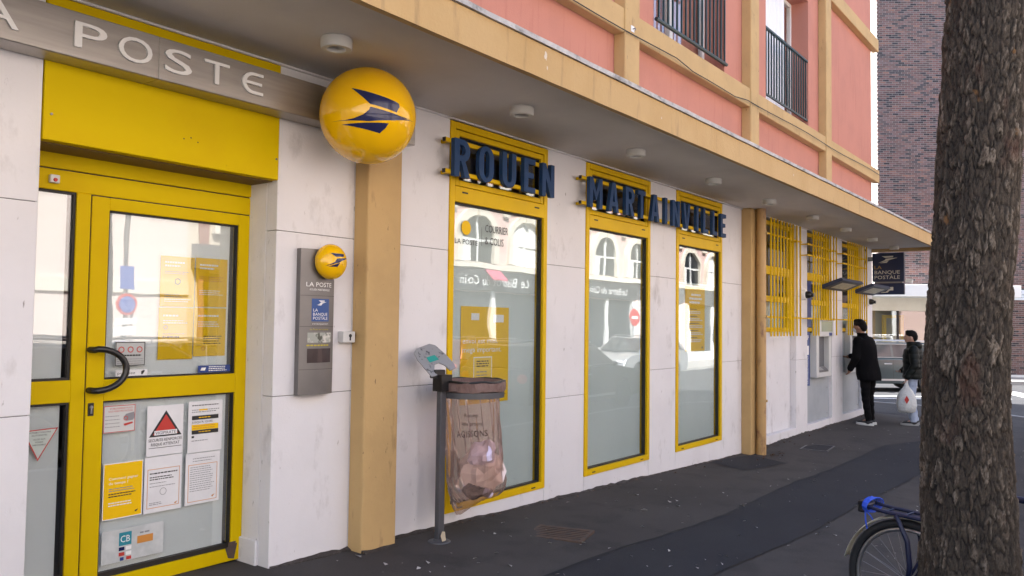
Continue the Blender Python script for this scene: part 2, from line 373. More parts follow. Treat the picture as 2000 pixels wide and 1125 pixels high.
mb = MB(); xr = [-260, -25]+[-25+2.5*i for i in range(1, 16)]+[16, 20, 40, 60, 120, 400]
rows = [[(x, y, road_z(x)) for y in (-300, -30, -4.0, -.2, 3, 30, 300)] for x in xr]
mb.loft(rows, cap=False, closed=False); struct(mb.build('road', ROAD, smooth=True))
# trench repairs in the asphalt
def patch(name, A, B, m, n=26, jit=.02):
    mb = MB(); rows = []
    for i in range(n+1):
        t = i/n
        def at(P):
            k = t*(len(P)-1); j = min(int(k), len(P)-2); q = k-j
            return (P[j][0]*(1-q)+P[j+1][0]*q+random.uniform(-jit, jit), P[j][1]*(1-q)+P[j+1][1]*q+random.uniform(-jit, jit))
        a, b = at(A), at(B)
        rows.append([(a[0]*(1-k/4)+b[0]*k/4, a[1]*(1-k/4)+b[1]*k/4, 0) for k in range(5)])
    rows = [[(x, y, gz(x, y)+.005) for x, y, _ in r] for r in rows]
    mb.loft(rows, cap=False, closed=False); return struct(mb.build(name, m))
patch('asphalt_trench', [(-3, -1.22), (2, -1.2), (4.5, -1.17), (6.2, -1.26), (8.6, -1.15), (12.3, -1.17), (14.5, -1.9)], [(-3, -1.95), (2, -1.9), (4.8, -1.87), (6.2, -1.95), (8.6, -1.95), (12.3, -2.02), (14.5, -2.2)], ASPHP, 110, .012)
patch('asphalt_patch', [(8.95, -.03), (9.3, -.03), (9.95, -.14)], [(8.75, -.50), (9.2, -.58), (9.75, -.66)], ASPHP, 14, .008)
def seam(pts, w0=.005, w1=.016, lift=.0075):
    mb = MB(); rows = []; n = 140
    for i in range(n+1):
        k = i/n*(len(pts)-1); j = min(int(k), len(pts)-2); q = k-j
        x, y = pts[j][0]*(1-q)+pts[j+1][0]*q, pts[j][1]*(1-q)+pts[j+1][1]*q
        y += .02*mnoise.noise(Vector((x*3, 7.7, y)))+.008*mnoise.noise(Vector((x*11, 2.7, y))); w = w0+(w1-w0)*(mnoise.noise(Vector((x*4, 1.1, 0)))*.5+.5)
        rows.append([(x, y-w, gz(x, y-w)+lift), (x, y+w, gz(x, y+w)+lift)])
    mb.loft(rows, cap=False, closed=False); return struct(mb.build('asphalt_seam', mat('seam_tar', (.012, .012, .014), .9)))
seam([(-3, -1.22), (2, -1.2), (4.5, -1.17), (6.2, -1.26), (8.6, -1.15), (12.3, -1.17), (14.5, -1.9)])
seam([(-3, -1.95), (2, -1.9), (4.8, -1.87), (6.2, -1.95), (8.6, -1.95), (12.3, -2.02), (14.5, -2.2)], .003, .009)
seam([(5.8, -.5), (6.3, -.62), (7.1, -.75), (7.6, -1.1)], .001, .003); seam([(8.7, -.5), (9.2, -.58), (9.8, -.66)], .002, .006); seam([(3.9, -2.2), (5.4, -2.7), (7.5, -2.9), (9.5, -3.5)], .001, .004)
# far side: pavement of the brick corner and the opposite pavement
Rv, Fv = Vector((CR.x, CR.y, 0)).normalized(), Vector((CF.x, CF.y, 0)).normalized()
def fp(lat, dep, z): return Vector((0, -3.934, 0))+Rv*lat+Fv*dep+Vector((0, 0, z))
FARZ = -0.25
mb = MB(); q = [fp(-30, 27.2, 0), fp(45, 27.2, 0), fp(45, 70, 0), fp(-30, 70, 0)]
mb.prism([(p.x, p.y) for p in q], FARZ-.3, FARZ, 'xy'); struct(mb.build('far_pavement', LPAVE))
mb = MB(); mb.box(-60, 60, -13.2, -10.6, -.6, 0)
mb2 = MB(); rows = [[(x, -10.6, road_z(x)-.2), (x, -10.6, road_z(x)+.1), (x, -13.3, road_z(x)+.13)] for x in [-60+2*i for i in range(61)]]
mb2.loft(rows, cap=False, closed=False); struct(mb2.build('opposite_pavement', LPAVE))
for i in range(7):
    mb = MB(); c = fp(12.6+i*.95, 23.6-.35*i, 0); d = (Rv*.25+Fv*.97).normalized(); n_ = Vector((d.y, -d.x, 0))
    z = road_z(c.x)+.004; mb.add([tuple(c+d*a*1.5+n_*b*.25)[:2]+(z,) for a, b in ((-1,-1),(1,-1),(1,1),(-1,1))], [(0,1,2,3)])
    struct(mb.build('zebra_stripe', MARK))
for k, dd in ((0, 22.2), (1, 21.5)):
    mb = MB(); a, b = fp(6, dd+.3, 0), fp(11.6, dd, 0); w = Vector((0, 0, 0))+Fv*.09
    z = road_z(22)+.004; mb.add([tuple(p)[:2]+(z,) for p in (a-w, b-w, b+w, a+w)], [(0,1,2,3)]); struct(mb.build('road_line', MARK))
# petals and scraps lying on the pavement
mb = MB()
for i in range(430):
    x = random.uniform(1.2, 15) if i % 3 else random.uniform(2.5, 7); y = -random.uniform(.15, 4.3)
    r = random.uniform(.006, .02) if i % 9 else random.uniform(.02, .032); a = random.uniform(0, PI); z = gz(x, y)+.006; e = random.uniform(.3, .8)
    ca, sa = math.cos(a), math.sin(a)
    mb.add([(x+ca*r, y+sa*r, z), (x-sa*r*e, y+ca*r*e, z+r*.5), (x-ca*r, y-sa*r, z+.002), (x+sa*r*e, y-ca*r*e, z+.001)], [(0,1,2,3)])
tag(mb.build('fallen_petals', mat('petal', (.42, .40, .39), .8)), 'small pale petals and scraps scattered on the asphalt pavement', 'litter', kind='stuff')
mb = MB()
for i in range(170):
    x, y = [(10.15+random.gauss(0, .22), -.28-abs(random.gauss(0, .07))), (random.uniform(4, 10), -.02-abs(random.gauss(0, .06))), (random.uniform(10.3, 16), -.03-abs(random.gauss(0, .07)))][i % 3]
    r = random.uniform(.008, .022); a = random.uniform(0, PI); z = gz(x, y)+.006; ca, sa = math.cos(a), math.sin(a)
    mb.add([(x+ca*r, y+sa*r, z), (x-sa*r*.5, y+ca*r*.5, z+r*random.uniform(.1, .9)), (x-ca*r, y-sa*r, z+.003), (x+sa*r*.5, y-ca*r*.5, z+.002)], [(0,1,2,3)])
tag(mb.build('leaf_litter', mat('leaf_brown', (.13, .075, .04), .85)), 'brown leaf scraps gathered along the wall foot and downpipe', 'litter', kind='stuff')
# ---------------------------------------------------------------- post office building
PO = thing('post_office_building', 'post office with white ground floor, tan canopy and pink upper storeys', 'building', (8, 0, 0))
def P_(mb, name, m, parent=PO, **k): return mb.build(name, m, parent, **k)
XE = 16.6; ZS = 3.0
W1, W2, W3 = (4.385, 5.625), (6.25, 7.49), (8.105, 9.345)
# white wall: panels with hairline joints in front of a backing wall
def wall_panel(x0, x1, z0, z1, y0=0.0):
    g = .0018; mb = MB(); mb.box(x0+g, x1-g, y0, y0+.10, z0+g, z1-g); return P_(mb, 'wall_panel', WHITE, bevel=.0025)
def wall_col(x0, x1, zs): 
    for a, b in zip(zs[:-1], zs[1:]): wall_panel(x0, x1, a, b)
CZ = [-.6, 1.055, 2.02, ZS]
wall_col(-6, .2, CZ); wall_col(.2, 1.60, CZ)
wall_col(2.89, 3.48, CZ); wall_col(3.48, 4.385, CZ)
wall_col(5.625, 6.25, [-.6, .86, 2.0, ZS]); wall_col(7.49, 8.105, [-.6, 1.03, 2.0, ZS]); wall_col(9.345, 10.78, CZ)
for a, b in (W1, W2, W3): wall_panel(a, b, -.6, .12)
GW = [(10.78, 12.11), (12.64, 13.93), (14.55, 15.80)]
wall_col(12.11, 12.64, [-.6, 1.0, 1.95, ZS]); wall_col(13.93, 14.55, [-.6, 1.0, 1.95, ZS]); wall_col(15.80, XE, [-.6, 1.0, 1.95, ZS])
for a, b in GW: wall_panel(a, b, -.6, .0); 
wall_panel(GW[0][0], GW[0][1], .0, 1.42, .085)
mb = MB()
for x0, x1 in ((-6, 1.6), (2.89, 4.385), (5.625, 6.25), (7.49, 8.105), (9.345, 10.78), (12.11, 12.64), (13.93, 14.55), (15.8, XE-.01)): mb.box(x0+.012, x1-.012, .006, .30, -.6, ZS-.002)
for x0, x1 in (W1, W2, W3): mb.box(x0-.02, x1+.02, .006, .30, -.6, .11)
for x0, x1 in GW: mb.box(x0-.02, x1+.02, .12, .30, -.6, 1.40)
P_(mb, 'backing_wall', mat('joint_dark', (.16, .15, .145), .9))
# door recess: reveals
mb = MB(); mb.box(2.89, 2.905, .101, .36, -.6, 2.31); mb.box(1.585, 1.60, .101, .36, -.6, 2.31); P_(mb, 'door_reveal', WHITE)
mb = MB(); mb.box(2.872, 2.8895, .10, .30, -.2, .22); P_(mb, 'reveal_skirting', WHITE, bevel=.004)
# dark room behind the glass
mb = MB(); mb.add([(-5, 5, -.3), (16.5, 5, -.3), (16.5, 5, 3), (-5, 5, 3), (-5, .31, -.3), (16.5, .31, -.3), (16.5, .31, 3.3), (-5, .31, 3.3)], [(0,1,2,3), (4,5,1,0), (7,6,2,3), (5,6,2,1), (4,7,3,0)])
P_(mb, 'interior_room', DARKR)
# pillars
PX = [3.48, 9.98]; PW, PD = .295, .13
for x in PX:
    mb = MB(); mb.box(x, x+PW, -PD, .002, -.6, ZS); P_(mb, 'pillar', TAN, bevel=.012, seg=2)
# canopy
mb = MB(); mb.add([(-8, -1.16, ZS), (XE+.02, -1.16, ZS), (XE+.02, .3, ZS), (-8, .3, ZS), (-8, -1.16, ZS+.12), (XE+.02, -1.16, ZS+.12), (XE+.02, .3, ZS+.16), (-8, .3, ZS+.16)], [(3,2,1,0),(4,5,6,7),(0,1,5,4),(1,2,6,5),(2,3,7,6),(3,0,4,7)])
P_(mb, 'soffit', SOFFIT)
mb = MB(); n = 120; rows = []
for i in range(n+1):
    x = -8+(XE+.08+8)*i/n; j = lambda s: random.uniform(-s, s)
    rows.append([(x, -1.215+j(.001), 2.935+j(.0018)), (x, -1.215, 3.135), (x, -1.16, 3.14), (x, -1.155, 2.945+j(.0015))])
mb.loft(rows); P_(mb, 'canopy_fascia', TANF)
mb = MB(); rows = []
for i in range(n+1):
    x = -8+(XE+.09+8)*i/n; j = random.uniform(-.0022, .0022)
    rows.append([(x, -1.232, 3.137+j*.6), (x, -1.236, 3.164+j), (x, -.9, 3.20+j), (x, -.9, 3.16)])
mb.loft(rows); P_(mb, 'canopy_flashing', mat('grey_flashing', (.46, .46, .47), .75, layers=[((.22, .22, .22), 18, .5, .66, (.5, 1, 1)), ((.6, .6, .6), 7, .5, .7, None)]))
for fx, fz, fr in ((3.86, 3.075, .026), (3.875, 3.01, .012), (5.35, 3.02, .010), (8.3, 3.05, .012)):
    mb = MB(); mb.add([(fx+fr*math.cos(a)*random.uniform(.4, 1.1)*.7, -1.2172, fz+fr*math.sin(a)*random.uniform(.6, 1.4)) for a in [2*PI*i/11 for i in range(11)]], [tuple(range(11))]); P_(mb, 'peeled_paint', mat('bare_plaster', (.66, .58, .47), .9))
mb = MB(); mb.box(XE-.04, XE+.075, -1.15, .3, 2.94, 3.14); P_(mb, 'canopy_end', TANF)
mb = MB(); mb.box(-8, 16.5, -.02, .004, 2.985, 2.9985); P_(mb, 'wall_cornice_strip', WHITE, bevel=.004)
# lintel over the door
mb = MB(); mb.box(1.603, 2.886, -.012, .05, 2.31, 2.983); lp = P_(mb, 'lintel_panel', YELLOWD, bevel=.003)
for x, z in ((1.635, 2.43), (2.868, 2.43), (2.868, 2.9)):
    mb = MB(); mb.lathe([(.001, -.016), (.006, -.016), (.006, -.012)], (x, 0, z), 8, 'y'); mb.build('screw', STEELD, lp)
for x, z in ((2.29, 2.44), (2.33, 2.452), (2.37, 2.435)):
    mb = MB(); mb.lathe([(.0005, -.0135), (.004, -.0135), (.004, -.012)], (x, 0, z), 7, 'y'); mb.build('screw_hole', PBLK, lp)
mb = MB(); mb.box(1.60, 2.89, .05, .34, 2.305, 2.33); P_(mb, 'door_head', mat('head_brown', (.16, .09, .02), .7))
# upper storeys: pink field, tan pilasters and bands
TOPZ = 10.75
PIL = [3.48-3.25*2, 3.48-3.25, 3.48, 3.48+3.25, 3.48+6.5, 3.48+9.75]
OPN = [(7.55, 9.42), (10.86, 12.72)]
levels = [(4.30, 4.555), (6.88, 7.135), (9.46, 9.715)]
Zw0 = 4.62
mb = MB()
edges_x = [-8, 7.55, 9.42, 10.86, 12.72, XE]
for i in range(5):
    x0, x1 = edges_x[i], edges_x[i+1]
    if i in (1, 3):
        z = ZS+.1
        for k in range(2):
            z0 = Zw0+2.58*k; mb.box(x0, x1, 0, .35, z, z0); z = z0+1.98
        mb.box(x0, x1, 0, .35, z, TOPZ)
    else: mb.box(x0, x1, 0, .35, ZS+.1, TOPZ)
P_(mb, 'pink_wall', PINK)
mb = MB(); mb.box(-8, XE-.01, .36, 12.5, 3.17, TOPZ-.02); P_(mb, 'building_core', PINK)
mb = MB(); mb.box(4, XE-.02, 9.5, 13.5, 3.2, 16.0); P_(mb, 'shade_block', CREAM)  # unseen tall block, added to throw its shadow over the side street
mb = MB(); mb.box(XE-.01, XE+.0, .3, 12.5, -.6, TOPZ); P_(mb, 'side_wall', CREAM)
mb = MB(); mb.box(-8.2, XE+.25, -.3, 12.8, TOPZ, TOPZ+.25); P_(mb, 'roof_slab', TAN)
for x in PIL:
    mb = MB(); mb.box(x, x+.285, -.13, .003, 3.15, TOPZ); P_(mb, 'pilaster', TAN, bevel=.01)
bays = [(-8, PIL[0])]+[(PIL[i]+.285, PIL[i+1]) for i in range(5)]+[(PIL[5]+.285, XE+.13)]
for k, (a, b) in enumerate(levels):
    for x0, x1 in bays:
        mb = MB(); mb.prism([(-.115, a), (-.115, b-.015), (0.003, b+.01), (.003, a)], x0, x1-(0 if x1 > XE else .0), 'yz'); P_(mb, 'string_course', TAN, bevel=.008)
# upper windows with green railings
for wi, (x0, x1) in enumerate(OPN):
    for k in range(2):
        z0 = Zw0+2.58*k
        fr = MB(); t = .06
        fr.box(x0, x0+t, .26, .32, z0, z0+1.98); fr.box(x1-t, x1, .26, .32, z0, z0+1.98); fr.box(x0+t, x1-t, .26, .32, z0, z0+t); fr.box(x0+t, x1-t, .26, .32, z0+1.98-t, z0+1.98); fr.box((x0+x1)/2-.04, (x0+x1)/2+.04, .255, .32, z0+t, z0+1.98-t)
        w = P_(fr, 'upper_window', SHUT, bevel=.004)
        mb = MB(); mb.box(x0+t, x1-t, .289, .293, z0+t, z0+1.98-t); mb.build('pane', GLASS, w)
        if wi == 1:
            rows = []
            for i in range(61):
                x = x0+.03+(x1-x0-.5)*i/60; y = .20+.02*math.sin(i*1.3)+.012*math.sin(i*.57)
                rows.append([(x, y, z0+.02), (x, y+.004, z0+1.97)])
            mb = MB(); mb.loft(rows, cap=False, closed=False); mb.build('roller_blind', CURTAIN, w, smooth=True)
        else:
            rows = []
            for i in range(41):
                x = x0+.1+.45*i/40; y = .335+.02*math.sin(i*1.1)
                rows.append([(x, y, z0+.02), (x, y, z0+1.95)])
            mb = MB(); mb.loft(rows, cap=False, closed=False); mb.build('curtain', CURTAIN, w, smooth=True)
        rl = MB(); yb = -.03 if wi == 0 else .02; zt = z0+1.02; zb = z0+.09
        if wi == 0:
            rl.tube([(x0-.0, yb, zb), (x1, yb, zb)], .022, 8); rl.tube([(x0, yb, zt), (x1, yb, zt)], .022, 8)
        else:
            rl.box(x0+.003, x1-.003, yb-.012, yb+.012, zb-.014, zb+.014); rl.box(x0+.003, x1-.003, yb-.02, yb+.02, zt-.014, zt+.014)
        r = P_(rl, 'railing', GREEN); nb = 17
        for i in range(nb):
            x = x0+.06+(x1-x0-.12)*i/(nb-1); mb = MB(); mb.box(x-.009, x+.009, yb-.009, yb+.009, zb+.014, zt-.014); mb.build('bar', GREEN, r)
# shop windows
def rect_frame(mb, x0, x1, z0, z1, t, y0, y1, tb=None):
    tb = tb or t
    mb.box(x0, x0+t, y0, y1, z0, z1); mb.box(x1-t, x1, y0, y1, z0, z1); mb.box(x0+t, x1-t, y0, y1, z0, z0+tb); mb.box(x0+t, x1-t, y0, y1, z1-t, z1)
for wi, (x0, x1) in enumerate((W1, W2, W3)):
    z0, z1 = .12, 2.978
    fr = MB(); rect_frame(fr, x0, x1, z0, z1, .052, -.012, .09, .055); fr.box(x0+.052, x1-.052, -.012, .09, 2.385, 2.50)
    w = P_(fr, 'shop_window', YELLOW, bevel=.003)
    sa = MB(); rect_frame(sa, x0+.058, x1-.058, 2.506, 2.92, .042, -.006, .08); sa.build('transom_sash', YELLOW, w, bevel=.003)
    gk = MB(); rect_frame(gk, x0+.052, x1-.052, .175, 2.385, .012, .012, .05); rect_frame(gk, x0+.10, x1-.10, 2.548, 2.878, .008, .012, .05); gk.build('gasket', GASKET, w)
    mb = MB(); mb.box(x0+.06, x1-.06, .028, .034, .18, 2.38); mb.build('pane', GLASS, w)
    mb = MB(); mb.box(x0+.104, x1-.104, .028, .034, 2.552, 2.874); mb.build('transom_pane', GLASS, w)
    mb = MB(); mb.box(x0+.072, x1-.075, .062, .066, .18, 2.38 if wi != 2 else 1.98); mb.build('frosted_film', FILM, w)
    for xx in (x0+.13, x1-.19):
        mb = MB(); mb.box(xx, xx+.065, -.0135, -.008, 2.455, 2.467); mb.build('vent_slot', GASKET, w)
        mb = MB(); mb.box(xx, xx+.055, -.0135, -.008, .138, .148); mb.build('vent_slot', GASKET, w)
# entrance door
Y0 = .28
fr = MB(); t = .05
fr.box(1.55, 2.899, Y0-.025, Y0+.05, 2.232, 2.315); fr.box(1.55, 2.899, Y0-.02, Y0+.05, 2.125, 2.226)
fr.box(1.885, 1.955, Y0-.02, Y0+.05, -.05, 2.125); fr.box(2.895, 2.93, Y0-.02, Y0+.05, -.05, 2.125); fr.box(1.50, 1.56, Y0-.02, Y0+.05, -.05, 2.125)
fr.box(1.56, 1.885, Y0-.02, Y0+.05, 1.075, 1.185); fr.box(1.56, 1.885, Y0-.02, Y0+.05, -.05, .16)
dr = P_(fr, 'entrance_door', YELLOWD, bevel=.003)
lf = MB(); lx0, lx1 = 1.961, 2.889
lf.box(lx0, 2.05, Y0-.022, Y0+.04, .09, 2.119); lf.box(2.818, lx1, Y0-.022, Y0+.04, .09, 2.119)
lf.box(2.05, 2.818, Y0-.022, Y0+.04, 2.055, 2.119); lf.box(2.05, 2.818, Y0-.022, Y0+.04, 1.07, 1.18); lf.box(2.05, 2.818, Y0-.022, Y0+.04, .09, .165)
lf.build('door_leaf', YELLOWD, dr, bevel=.003)
gk = MB(); rect_frame(gk, 2.05, 2.818, 1.18, 2.055, .009, Y0-.008, Y0+.02); rect_frame(gk, 2.05, 2.818, .165, 1.07, .009, Y0-.008, Y0+.02, .028); rect_frame(gk, 1.56, 1.885, 1.185, 2.125, .012, Y0-.008, Y0+.02); rect_frame(gk, 1.56, 1.885, .16, 1.075, .012, Y0-.008, Y0+.02)
gk.box(1.953, 1.963, Y0-.012, Y0+.02, .09, 2.119); gk.box(2.888, 2.896, Y0-.012, Y0+.02, .09, 2.119); gk.box(1.956, 2.895, Y0-.012, Y0+.02, 2.117, 2.127); gk.box(1.55, 2.899, Y0-.01, Y0+.02, 2.225, 2.233)
gk.build('gasket', GASKET, dr)
for nm, x0, x1, z0, z1 in (('pane', 2.055, 2.813, 1.185, 2.05), ('pane', 2.055, 2.813, .17, 1.065), ('side_pane', 1.565, 1.88, 1.19, 2.12), ('side_pane', 1.565, 1.88, .165, 1.07)):
    mb = MB(); mb.box(x0, x1, Y0+.004, Y0+.009, z0, z1); mb.build(nm, GLASS, dr)
    mb = MB(); mb.box(x0+.004, x1-(.028 if nm == 'pane' else .025), Y0+.022, Y0+.025, z0+.002, z1-.002); mb.build('frosted_film', FILMD, dr)
hp = [(1.975, Y0-.02, 1.335), (1.975, Y0-.075, 1.335)]+[(1.985+.14*math.sin(a), Y0-.085-.012*math.sin(a), 1.235+.105*math.cos(a)) for a in [PI*i/14 for i in range(0, 15)]]+[(1.975, Y0-.075, 1.13), (1.975, Y0-.02, 1.13)]
mb = MB(); mb.tube(hp, .0165, 12); mb.build('door_handle', BLACK, dr, smooth='auto')
mb = MB(); mb.box(1.972, 2.0, Y0-.026, Y0-.021, 1.0, 1.065); lk = mb.build('lock_plate', GASKET, dr)
mb = MB(); mb.lathe([(.001, -.008), (.008, -.008), (.008, 0)], (1.986, Y0-.026, 1.045), 10, 'y'); mb.box(1.982, 1.990, Y0-.033, Y0-.026, 1.012, 1.04); mb.build('lock_cylinder', CHROME, lk)
mb = MB(); mb.box(2.80, 2.85, Y0-.0235, Y0-.0215, .14, .20); mb.add([(2.78, Y0-.0245, .17), (2.86, Y0-.0245, .19), (2.84, Y0-.0245, .10), (2.80, Y0-.0245, .11)], [(0,1,2,3)]); mb.build('worn_patch', RUST, dr)
mb = MB(); mb.box(1.5, 2.95, -.02, .4, -.2, .075); P_(mb, 'door_threshold', ASPH)
# barred windows
for gi, (x0, x1) in enumerate(GW):
    z0, z1 = 1.42, 2.97; fr = MB(); yy = .05
    rect_frame(fr, x0+.002, x1-.002, z0, z1, .06, yy, yy+.07); fr.box(x0+.062, x1-.062, yy, yy+.07, 2.22, 2.34); fr.box(x0+.062, x1-.062, yy+.002, yy+.07, 1.84, 1.92)
    fr.box(x1-.16, x1-.062, yy+.003, yy+.07, z0+.06, 2.22)
    w = P_(fr, 'barred_window', YELLOW, bevel=.003)
    mb = MB(); mb.box(x0+.06, x1-.06, yy+.03, yy+.035, z0+.05, z1-.06); mb.build('pane', GLASS, w)
    mb = MB(); mb.box(x0+.06, x1-.10, .16, .165, z0+.05, 1.84); mb.build('frosted_film', FILM, w)
    ra = (2.735, 1.62) if gi == 0 else (2.735, 2.57, 1.62)
    xa, xb = x0-.36, x1-.10
    for z in ra:
        gr = MB(); gr.box(xa, xb, -.125, -.105, z-.011, z+.011); gr.box(xa+.02, xa+.04, -.105, .03, z-.009, z+.009); gr.box(xb-.12, xb-.10, -.105, .06, z-.009, z+.009)
        g = P_(gr, 'grille_rail', YELLOW)
    for i, o_ in enumerate((-.10, .028, .156, .284, .412, .54, .668, .80, .96, 1.11)):
        x = x0+o_-(.03 if gi else 0); mb = MB(); top = 2.955 if gi == 0 else 2.965
        mb.box(x-.0095, x+.0095, -.145, -.126, 1.36 if (gi == 0 or i < 3 or i == 9) else 1.60, top); mb.build('bar', YELLOW, g)
# downpipe beside the second pillar
mb = MB(); mb.tube([(10.15, -.196, -.14), (10.15, -.196, 3.0)], .062, 18); mb.tube([(10.15, -.196, 2.70), (10.15, -.196, 2.72)], .068, 18); dp = P_(mb, 'downpipe', mat('pipe_paint', (.50, .31, .125), .5, layers=[((.22, .11, .06), 7, .55, .70, (1, 1, .5))]), smooth='auto')
for z in (.55, 1.62, 2.68):
    mb = MB(); mb.tube([(10.15, -.196, z-.014), (10.15, -.196, z+.014)], .067, 18); mb.box(10.135, 10.165, -.275, -.255, z-.015, z+.015); mb.build('pipe_bracket', TAN, dp, smooth='auto')
# dirt and mortar ragged along the wall foot
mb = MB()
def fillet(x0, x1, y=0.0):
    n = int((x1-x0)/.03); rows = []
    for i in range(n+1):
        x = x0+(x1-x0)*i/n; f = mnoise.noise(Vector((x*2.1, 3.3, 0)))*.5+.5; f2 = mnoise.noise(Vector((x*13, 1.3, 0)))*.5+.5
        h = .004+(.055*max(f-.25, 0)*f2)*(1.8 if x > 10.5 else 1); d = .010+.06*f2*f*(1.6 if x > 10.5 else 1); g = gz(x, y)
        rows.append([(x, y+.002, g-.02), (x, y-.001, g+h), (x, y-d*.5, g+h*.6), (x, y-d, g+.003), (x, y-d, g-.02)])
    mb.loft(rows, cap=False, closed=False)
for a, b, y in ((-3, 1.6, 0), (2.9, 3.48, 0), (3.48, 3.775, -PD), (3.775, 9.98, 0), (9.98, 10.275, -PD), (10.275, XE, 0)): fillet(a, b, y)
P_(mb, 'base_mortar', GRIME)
# panel that fills the cash machine bays
for gi in (1, 2):
    x0, x1 = GW[gi]; mb = MB(); mb.box(x0+.003, x1-.003, .055, .085, .0, 1.40); pn = P_(mb, 'metal_infill_panel', ATMG, bevel=.003)
    for zz in (.08, .5):
        mb = MB(); mb.lathe([(.001, -.006), (.010, -.004), (.010, 0)], (x1-.10, .055, zz), 8, 'y'); mb.build('bolt', STEELD, pn)

# ---------------------------------------------------------------- signs
def glyph(ch):
    s = .205; w = .64
    def arc(cx, cy, rx, ry, a0, a1, n=9): return [(cx+rx*math.cos(math.radians(a0+(a1-a0)*i/(n-1))), cy+ry*math.sin(math.radians(a0+(a1-a0)*i/(n-1)))) for i in range(n)]
    if ch == 'O': return [arc(.32, .68, .32, .32, 0, 180)+arc(.32, .32, .32, .32, 180, 360), arc(.32, .68, .32-s, .19, 0, 180)+arc(.32, .32, .32-s, .19, 180, 360)], w
    if ch == 'U': return [[(0, 1)]+arc(.32, .30, .32, .30, 180, 360)+[(w, 1), (w-s, 1)]+arc(.32, .30, .32-s, .15, 360, 180)+[(s, 1)]], w
    if ch == 'E': return [[(0,0),(0,1),(.56,1),(.56,.84),(s,.84),(s,.59),(.48,.59),(.48,.43),(s,.43),(s,.16),(.56,.16),(.56,0)]], .56
    if ch == 'N': return [[(0,0),(0,1),(.19,1),(w-.19,.45),(w-.19,1),(w,1),(w,0),(w-.19,0),(.19,.55),(.19,0)]], w
    if ch == 'M': q = .80; return [[(0,0),(0,1),(.2,1),(q/2,.52),(q-.2,1),(q,1),(q,0),(q-.19,0),(q-.19,.62),(q/2,.25),(.19,.62),(.19,0)]], q
    if ch == 'A': q = .68; return [[(0,0),(q/2-.12,1),(q/2+.12,1),(q,0),(q-.2,0),(q-.235,.2),(.235,.2),(.2,0)], [(.265,.35),(q-.265,.35),(q/2,.76)]], q
    if ch == 'T': return [[(.19,0),(.19,.84),(0,.84),(0,1),(.58,1),(.58,.84),(.39,.84),(.39,0)]], .58
    if ch == 'I': return [[(0,0),(0,1),(s,1),(s,0)]], s
    if ch == 'V': q = .66; return [[(q/2-.11,0),(0,1),(.2,1),(q/2,.30),(q-.2,1),(q,1),(q/2+.11,0)]], q
    if ch == 'L': return [[(0,0),(0,1),(s,1),(s,.16),(.52,.16),(.52,0)]], .52
    if ch == 'R': return [[(0,0),(0,1),(.34,1)]+arc(.34,.705,.29,.295,80,-70)+[(w,0),(w-.22,0),(.27,.42),(s,.42),(s,0)], [(s,.57),(s,.85),(.32,.85)]+arc(.32,.71,.115,.14,80,-80)+[(.32,.57)]], w
def letter_sign(word, xs, label, rails):
    t = thing('letter_sign', label, 'sign', ((xs[0]+xs[-1])/2, 0, 2.55))
    for ch, x0, x1 in zip(word, xs[:-1], xs[1:]):
        outl, w = glyph(ch); H = .272; sx = H*1.0
        me = curve_mesh([[(p[0]*sx, p[1]*H) for p in o] for o in outl], .0175, .0)
        me.transform(Matrix.Translation((x0, -.1135, 2.543)) @ Matrix.Rotation(PI/2, 4, 'X'))
        obj('letter_'+ch.lower(), me, NAVY, t, bevel=.0015)
    for z in (2.80, 2.575):
        mb = MB(); mb.box(rails[0], rails[1], -.094, -.064, z-.015, z+.015); rr = mb.build('mounting_rail', YELLOW, t, bevel=.002)
        for x in np.arange(rails[0]+.06, rails[1], .95):
            mb = MB(); mb.box(x-.012, x+.012, -.064, -.001, z-.012, z+.012); mb.build('standoff', YELLOW, rr)
        mb = MB(); mb.box(rails[0]-.004, rails[0]+.001, -.0935, -.0645, z-.0145, z+.0145); mb.build('end_cap', GASKET, rr)
letter_sign('ROUEN', [4.29, 4.565, 4.845, 5.125, 5.375, 5.56], 'dark blue letters ROUEN on yellow rails across the first shop window', (4.235, 5.52))
letter_sign('MARTAINVILLE', [6.11, 6.44, 6.755, 7.00, 7.27, 7.575, 7.755, 8.01, 8.345, 8.525, 8.78, 9.02, 9.17], 'dark blue letters MARTAINVILLE on yellow rails spanning two shop windows', (6.03, 9.14))
